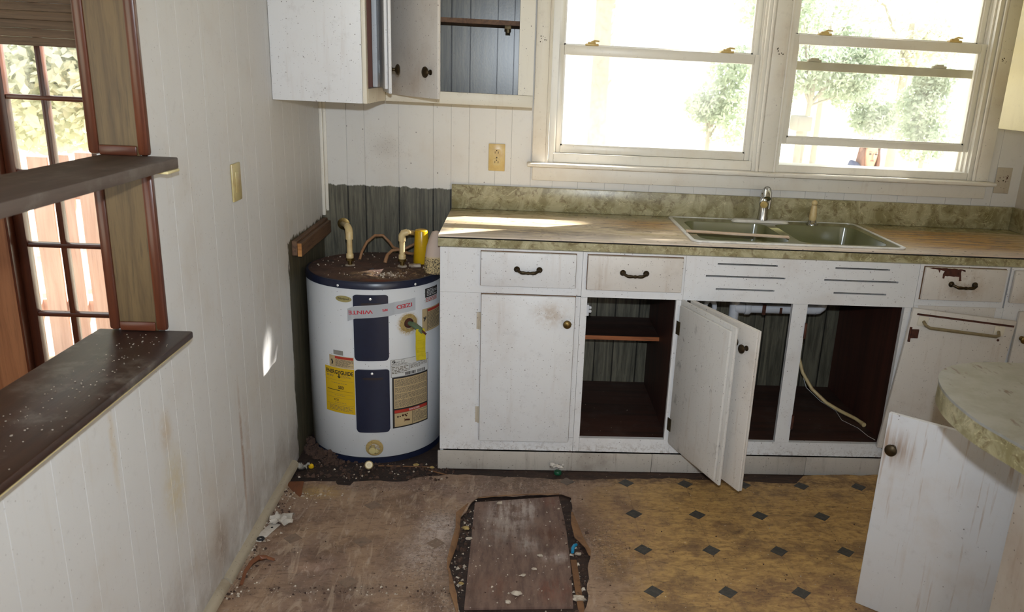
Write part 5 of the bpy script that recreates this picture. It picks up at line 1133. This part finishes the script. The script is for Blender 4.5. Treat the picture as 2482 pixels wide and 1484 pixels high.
crumbs(b3, 120, htop, .001, .005); crumbs(b3, 130, htop2, .001, .006)
o = b3.make('plaster_crumbs', 'plaster', None, smooth=False, kind='stuff'); prop(o, 'white flakes scattered on the grimy heater top', 'crumbs')

# ================================================================== OUTSIDE
GZ = -.64
def tree(name, label, x, y, trunk_h, tr_r, blobs, mat, n, size, seed, group='trees in the yard', lean=(0, 0), gaps=None):
    T = thing(name, label, 'tree', (x, y, GZ), group); rnd = random.Random(seed)
    tk = B().tube([(x, y, GZ - .05), (x + lean[0] * .3, y + lean[1] * .3, GZ + trunk_h * .35), (x + lean[0] * .7, y + lean[1] * .7, GZ + trunk_h * .7), (x + lean[0], y + lean[1], GZ + trunk_h)], [tr_r * 1.25, tr_r, tr_r * .9, tr_r * .6], 10)
    for bx, by, bz, br in blobs: tk.tube([(x + lean[0] * .8, y + lean[1] * .8, GZ + trunk_h * .75), ((x + lean[0] + bx) / 2, (y + by) / 2, (GZ + trunk_h + bz) / 2), (bx, by, bz)], [tr_r * .5, tr_r * .3, tr_r * .1] if not gaps else [.03, .02, .01], 6)
    tk.make('trunk', 'bark', T, ang=70)
    vs, fs = [], []; per = n // len(blobs)
    for bx, by, bz, br in blobs:
        for k in range(per):
            d = Vector((rnd.gauss(0, 1), rnd.gauss(0, 1), rnd.gauss(0, 1))).normalized() * br * rnd.random() ** .45; c = Vector((bx, by, bz)) + Vector((d.x, d.y, d.z * .8))
            s_ = size * rnd.uniform(.6, 1.4)
            if gaps and any(((c - g).cross(SUNDIR)).length < gr_ + s_ * .4 for g, gr_ in gaps): continue
            u = Vector((rnd.gauss(0, 1), rnd.gauss(0, 1), rnd.gauss(0, 1))).normalized(); v = u.orthogonal().normalized(); o_ = len(vs)
            vs += [c - u * s_, c + v * s_ * .55, c + u * s_, c - v * s_ * .55]; fs.append((o_, o_ + 1, o_ + 2, o_ + 3))
    B().add(vs, fs).make('foliage', mat, T, smooth=False, kind='stuff'); return T
tree('tree', 'pale trunked tree seen through the left window', 2.02, 9, 5.0, .16, [(1.4, 9, 3.6, 1.1), (2.9, 9.4, 3.3, 1.0), (2.4, 8.8, 4.6, 1.3)], 'leaf2', 9000, .05, 1)
tree('bush', 'low pale green bush at the right edge of the left window', 4.25, 11.5, 1.4, .05, [(4.45, 11.5, 1.15, .5), (4.6, 11.6, .8, .6), (4.1, 11.5, 1.0, .35), (4.6, 11.5, 1.7, .5)], 'leaf', 3600, .05, 2)
tree('tree', 'leaning green tree in the middle of the right window', 5.45, 10, 2.4, .05, [(5.0, 10, 1.6, .55), (5.75, 10.1, 1.75, .6), (6.3, 10.2, 1.5, .55), (5.3, 10.2, 2.6, .6), (4.9, 9.9, 3.3, .7), (6.5, 10.2, 2.0, .5), (6.7, 10.2, 1.0, .4)], 'leaf', 14000, .045, 3, lean=(.1, 0))
tree('bush', 'dense rounded bush at the right side of the right window', 7.75, 10.4, 1.2, .05, [(7.65, 10.4, 1.2, .52), (7.8, 10.5, .7, .55), (7.75, 10.4, 1.65, .36)], 'leaf', 8000, .045, 4)
tree('tree', 'pale far tree behind the others in the right window', 9.3, 15, 3.5, .10, [(7.4, 16, 2.3, 1.1), (9.0, 15.6, 2.1, 1.2), (10.2, 15.2, 2.6, 1.1), (10.6, 17, 1.2, 1.0), (8.4, 16, 3.6, 1.3)], 'leaf2', 14000, .06, 5)
tree('tree', 'grey green tree filling the top of the right window', 6.6, 12.5, 3.6, .06, [(5.6, 12.6, 2.9, .9), (6.5, 12.4, 3.3, .9), (5.4, 12.4, 3.9, .8), (7.2, 12.6, 2.2, .6), (6.1, 12.5, 3.9, .8)], 'leaf', 12000, .055, 7)
# shade tree standing in the sun, to the right of the view; gaps in its crown let flecks of sun in
gaps = [(Vector((.68, -.36, .914)), .06), (Vector((.76, -.38, .914)), .10), (Vector((.85, -.36, .914)), .10), (Vector((.95, -.37, .914)), .06), (Vector((1.05, -.36, .914)), .03), (Vector((0, -.93, .47)), .035), (Vector((0, -.97, .43)), .02), (Vector((1.0, -.05, 1.12)), .06), (Vector((1.15, -.05, 1.12)), .06), (Vector((.92, -.02, 1.2)), .06), (Vector((1.42, -.53, .914)), .015), (Vector((2.2, -.05, 1.12)), .05), (Vector((2.45, -.05, 1.12)), .05)]
cc = Vector((1.9, 0, 1.6)) + SUNDIR * 8.0
ux = Vector((-SUNDIR.y, SUNDIR.x, 0)).normalized(); uy = SUNDIR.cross(ux)
bl_ = []
for i in range(-3, 4):
    for j in range(-2, 2): q = cc + ux * i * .75 + uy * j * .8; bl_.append((q.x, q.y, q.z, .85))
tree('tree', 'big shade tree outside, right of the windows', cc.x - ux.x * 2.4, cc.y - ux.y * 2.4, 5.2, .2, bl_, 'leaf_dark', 34000, .10, 6, 'shade trees outside', gaps=gaps)
# fence outside the glass door
FN = thing('board_fence', 'pale pinkish board fence outside the glass door', 'fence', (-1.9, 2.2, GZ))
x = -3.4; k = 0
while x < -1.0:
    B().box(x, x + .13, 2.2, 2.225, GZ, .78 + .02 * (k % 3)).make('board', 'fence', FN, smooth=False); x += .17 if k % 2 else .145; k += 1
for z in (-.3, .5): B().box(-3.4, -.95, 2.226, 2.26, z, z + .08).make('rail', 'fence', FN, smooth=False)
tree('bush', 'yellow green hedge outside the glass door', -2.6, 4.2, 1.6, .08, [(-3.4, 4.2, 1.2, .8), (-2.5, 4.2, 1.3, .8), (-1.7, 4.3, 1.1, .7), (-2.2, 4.2, 2.0, .6)], 'leaf2', 24000, .05, 8, 'hedge outside the glass door')
MB_ = thing('mailbox', 'small grey box on a post across the yard', 'mailbox', (5.15, 9.2, GZ))
B().box(5.10, 5.20, 9.17, 9.23, GZ, .82, .01).make('post', 'bark', MB_); B().box(5.03, 5.27, 9.0, 9.4, .8, 1.03, .03).make('box', 'foil', MB_)
# ---------------- person outside
PX, PY, EZ = 4.300, 4.5, .872
PS = thing('person', 'person outside in a blue grey jacket with long brown hair, looking in', 'person', (PX, PY, GZ))
def skinned(name, pts, edges, radii, mat, parent, sub=2):
    me = bpy.data.meshes.new(name); me.from_pydata([Vector(q) for q in pts], edges, []); o = bpy.data.objects.new('tmp', me); COL.objects.link(o)
    m = o.modifiers.new('s', 'SKIN'); o.modifiers.new('b', 'SUBSURF').levels = sub
    for i, r in enumerate(radii): me.skin_vertices[0].data[i].radius = (r, r) if not isinstance(r, tuple) else r
    me.skin_vertices[0].data[0].use_root = True
    dg = bpy.context.evaluated_depsgraph_get(); dg.update(); m2 = bpy.data.meshes.new_from_object(o.evaluated_get(dg))
    b = B().add([q.co.copy() for q in m2.vertices], [tuple(f.vertices) for f in m2.polygons]); bpy.data.objects.remove(o); bpy.data.meshes.remove(m2)
    return b.make(name, mat, parent, ang=180)
def body(off=Vector((0, 0, 0))):
    p = []; e = []; r = []
    def a(q, rad, par=None):
        p.append((PX + q[0], PY + q[1], EZ + q[2])); r.append(rad); i = len(p) - 1
        if par is not None: e.append((par, i))
        return i
    pel = a((-.01, .02, -.66), .13); wa = a((-.01, .02, -.50), .115, pel); ch = a((-.01, .02, -.34), .135, wa); ub = a((-.005, .02, -.25), .10, ch); nk = a((0, .015, -.165), .052, ub); hd0 = a((0, .0, -.09), .062, nk); hd1 = a((0, -.002, -.02), .078, hd0); hd2 = a((0, .008, .05), .080, hd1); a((0, .012, .10), .055, hd2)
    for s in (-1, 1):
        sh_ = a((.155 * s, .02, -.265 if s > 0 else -.125), .058, ub); el = a((.20 * s, .04, -.53 if s > 0 else -.42), .043, sh_); wr_ = a((.195 * s, -.02, -.76), .030, el); pa = a((.192 * s, -.035, -.82), .034, wr_)
        for f in range(4): k1 = a((.192 * s + (f - 1.5) * .004, -.045 + (f - 1.5) * .018, -.875), .0085, pa); a((.188 * s + (f - 1.5) * .004, -.040 + (f - 1.5) * .018, -.905 + abs(f - 1.5) * .006), .0075, k1)
        t1 = a((.175 * s, -.070, -.845), .010, pa); a((.168 * s, -.082, -.87), .008, t1)
        hip = a((.085 * s, .02, -.74), .095, pel); kn = a((.09 * s, .01, -1.08), .062, hip); an = a((.09 * s, .03, -1.42), .042, kn); a((.09 * s, -.09, -1.47), .034, an)
    return p, e, r
p, e, r = body()
skinned('body', p, e, r, 'skin', PS)
jp, je, jr = [], [], []
for i, q in enumerate(p[:4]): jp.append(q); jr.append(r[i] + .022)
je = [(0, 1), (1, 2), (2, 3)]
base = 9
for s in range(2):
    o_ = base + s * 18; j0 = len(jp)
    for k in range(3): jp.append(p[o_ + k]); jr.append(r[o_ + k] + .02)
    je += [(3, j0), (j0, j0 + 1), (j0 + 1, j0 + 2)]
skinned('jacket', jp, je, jr, 'jacket', PS)
tp_, te, tr2 = [p[0]], [], [r[0] + .016]
for s in range(2):
    o_ = base + s * 18 + 14; j0 = len(tp_)
    for k in range(3): tp_.append(p[o_ + k]); tr2.append(r[o_ + k] + .014)
    te += [(0, j0), (j0, j0 + 1), (j0 + 1, j0 + 2)]
skinned('trousers', tp_, te, tr2, 'trousers', PS)
# hair: a cap and long locks either side of the face
hb = B(); vs, fs = [], []; n, m = 22, 14
for i in range(m + 1):
    th = PI * .62 * i / m
    for k in range(n):
        a = 2 * PI * k / n; f = max(0, -math.sin(a)) ; rr = .098 + .01 * mnoise.noise((math.cos(a) * 3, math.sin(a) * 3, i * .4))
        tt = th * (1 - .50 * f); vs.append((PX + rr * math.sin(tt) * math.cos(a), PY + .018 + rr * 1.08 * math.sin(tt) * math.sin(a), EZ + .038 + rr * 1.15 * math.cos(tt)))
for i in range(m):
    for k in range(n): fs.append((i * n + k, (i + 1) * n + k, (i + 1) * n + (k + 1) % n, i * n + (k + 1) % n))
hb.add(vs, fs)
for s in (-1, 1):
    for k in range(5): hb.tube([(PX + s * .078, PY - .02 + k * .022, EZ + .06), (PX + s * (.082 + .003 * k), PY - .03 + k * .022, EZ - .06), (PX + s * (.074 + .003 * k), PY - .045 + k * .022, EZ - .19), (PX + s * .065, PY - .065 + k * .02, EZ - .30)], [.013, .018, .018, .008], 8)
for k in range(5): hb.tube([(PX - .06 + .03 * k, PY + .09, EZ + .04), (PX - .07 + .035 * k, PY + .105, EZ - .1), (PX - .06 + .03 * k, PY + .10, EZ - .24)], [.025, .028, .014], 8)
hb.make('hair', 'hair', PS, ang=180)
for s in (-1, 1):
    B().sphere((PX + s * .031, PY - .070, EZ), .0105, 2, 0, 0, (1.3, .6, .75)).make('eye', 'eye', PS); B().tube([(PX + s * .016, PY - .077, EZ + .019), (PX + s * .032, PY - .079, EZ + .024), (PX + s * .047, PY - .070, EZ + .019)], [.002, .003, .002], 6).make('eyebrow', 'hair', PS)
    B().sphere((PX + s * .082, PY + .005, EZ - .02), .018, 2, 0, 0, (.4, .7, 1.2)).make('ear', 'skin', PS)
B().tube([(PX, PY - .074, EZ + .005), (PX, PY - .090, EZ - .022), (PX, PY - .096, EZ - .036), (PX, PY - .076, EZ - .044)], [.007, .010, .013, .008], 10).make('nose', 'skin', PS, ang=180)
B().tube([(PX - .022, PY - .066, EZ - .067), (PX, PY - .077, EZ - .064), (PX + .022, PY - .066, EZ - .067)], [.002, .006, .002], 8).make('mouth', 'lip', PS, ang=180)
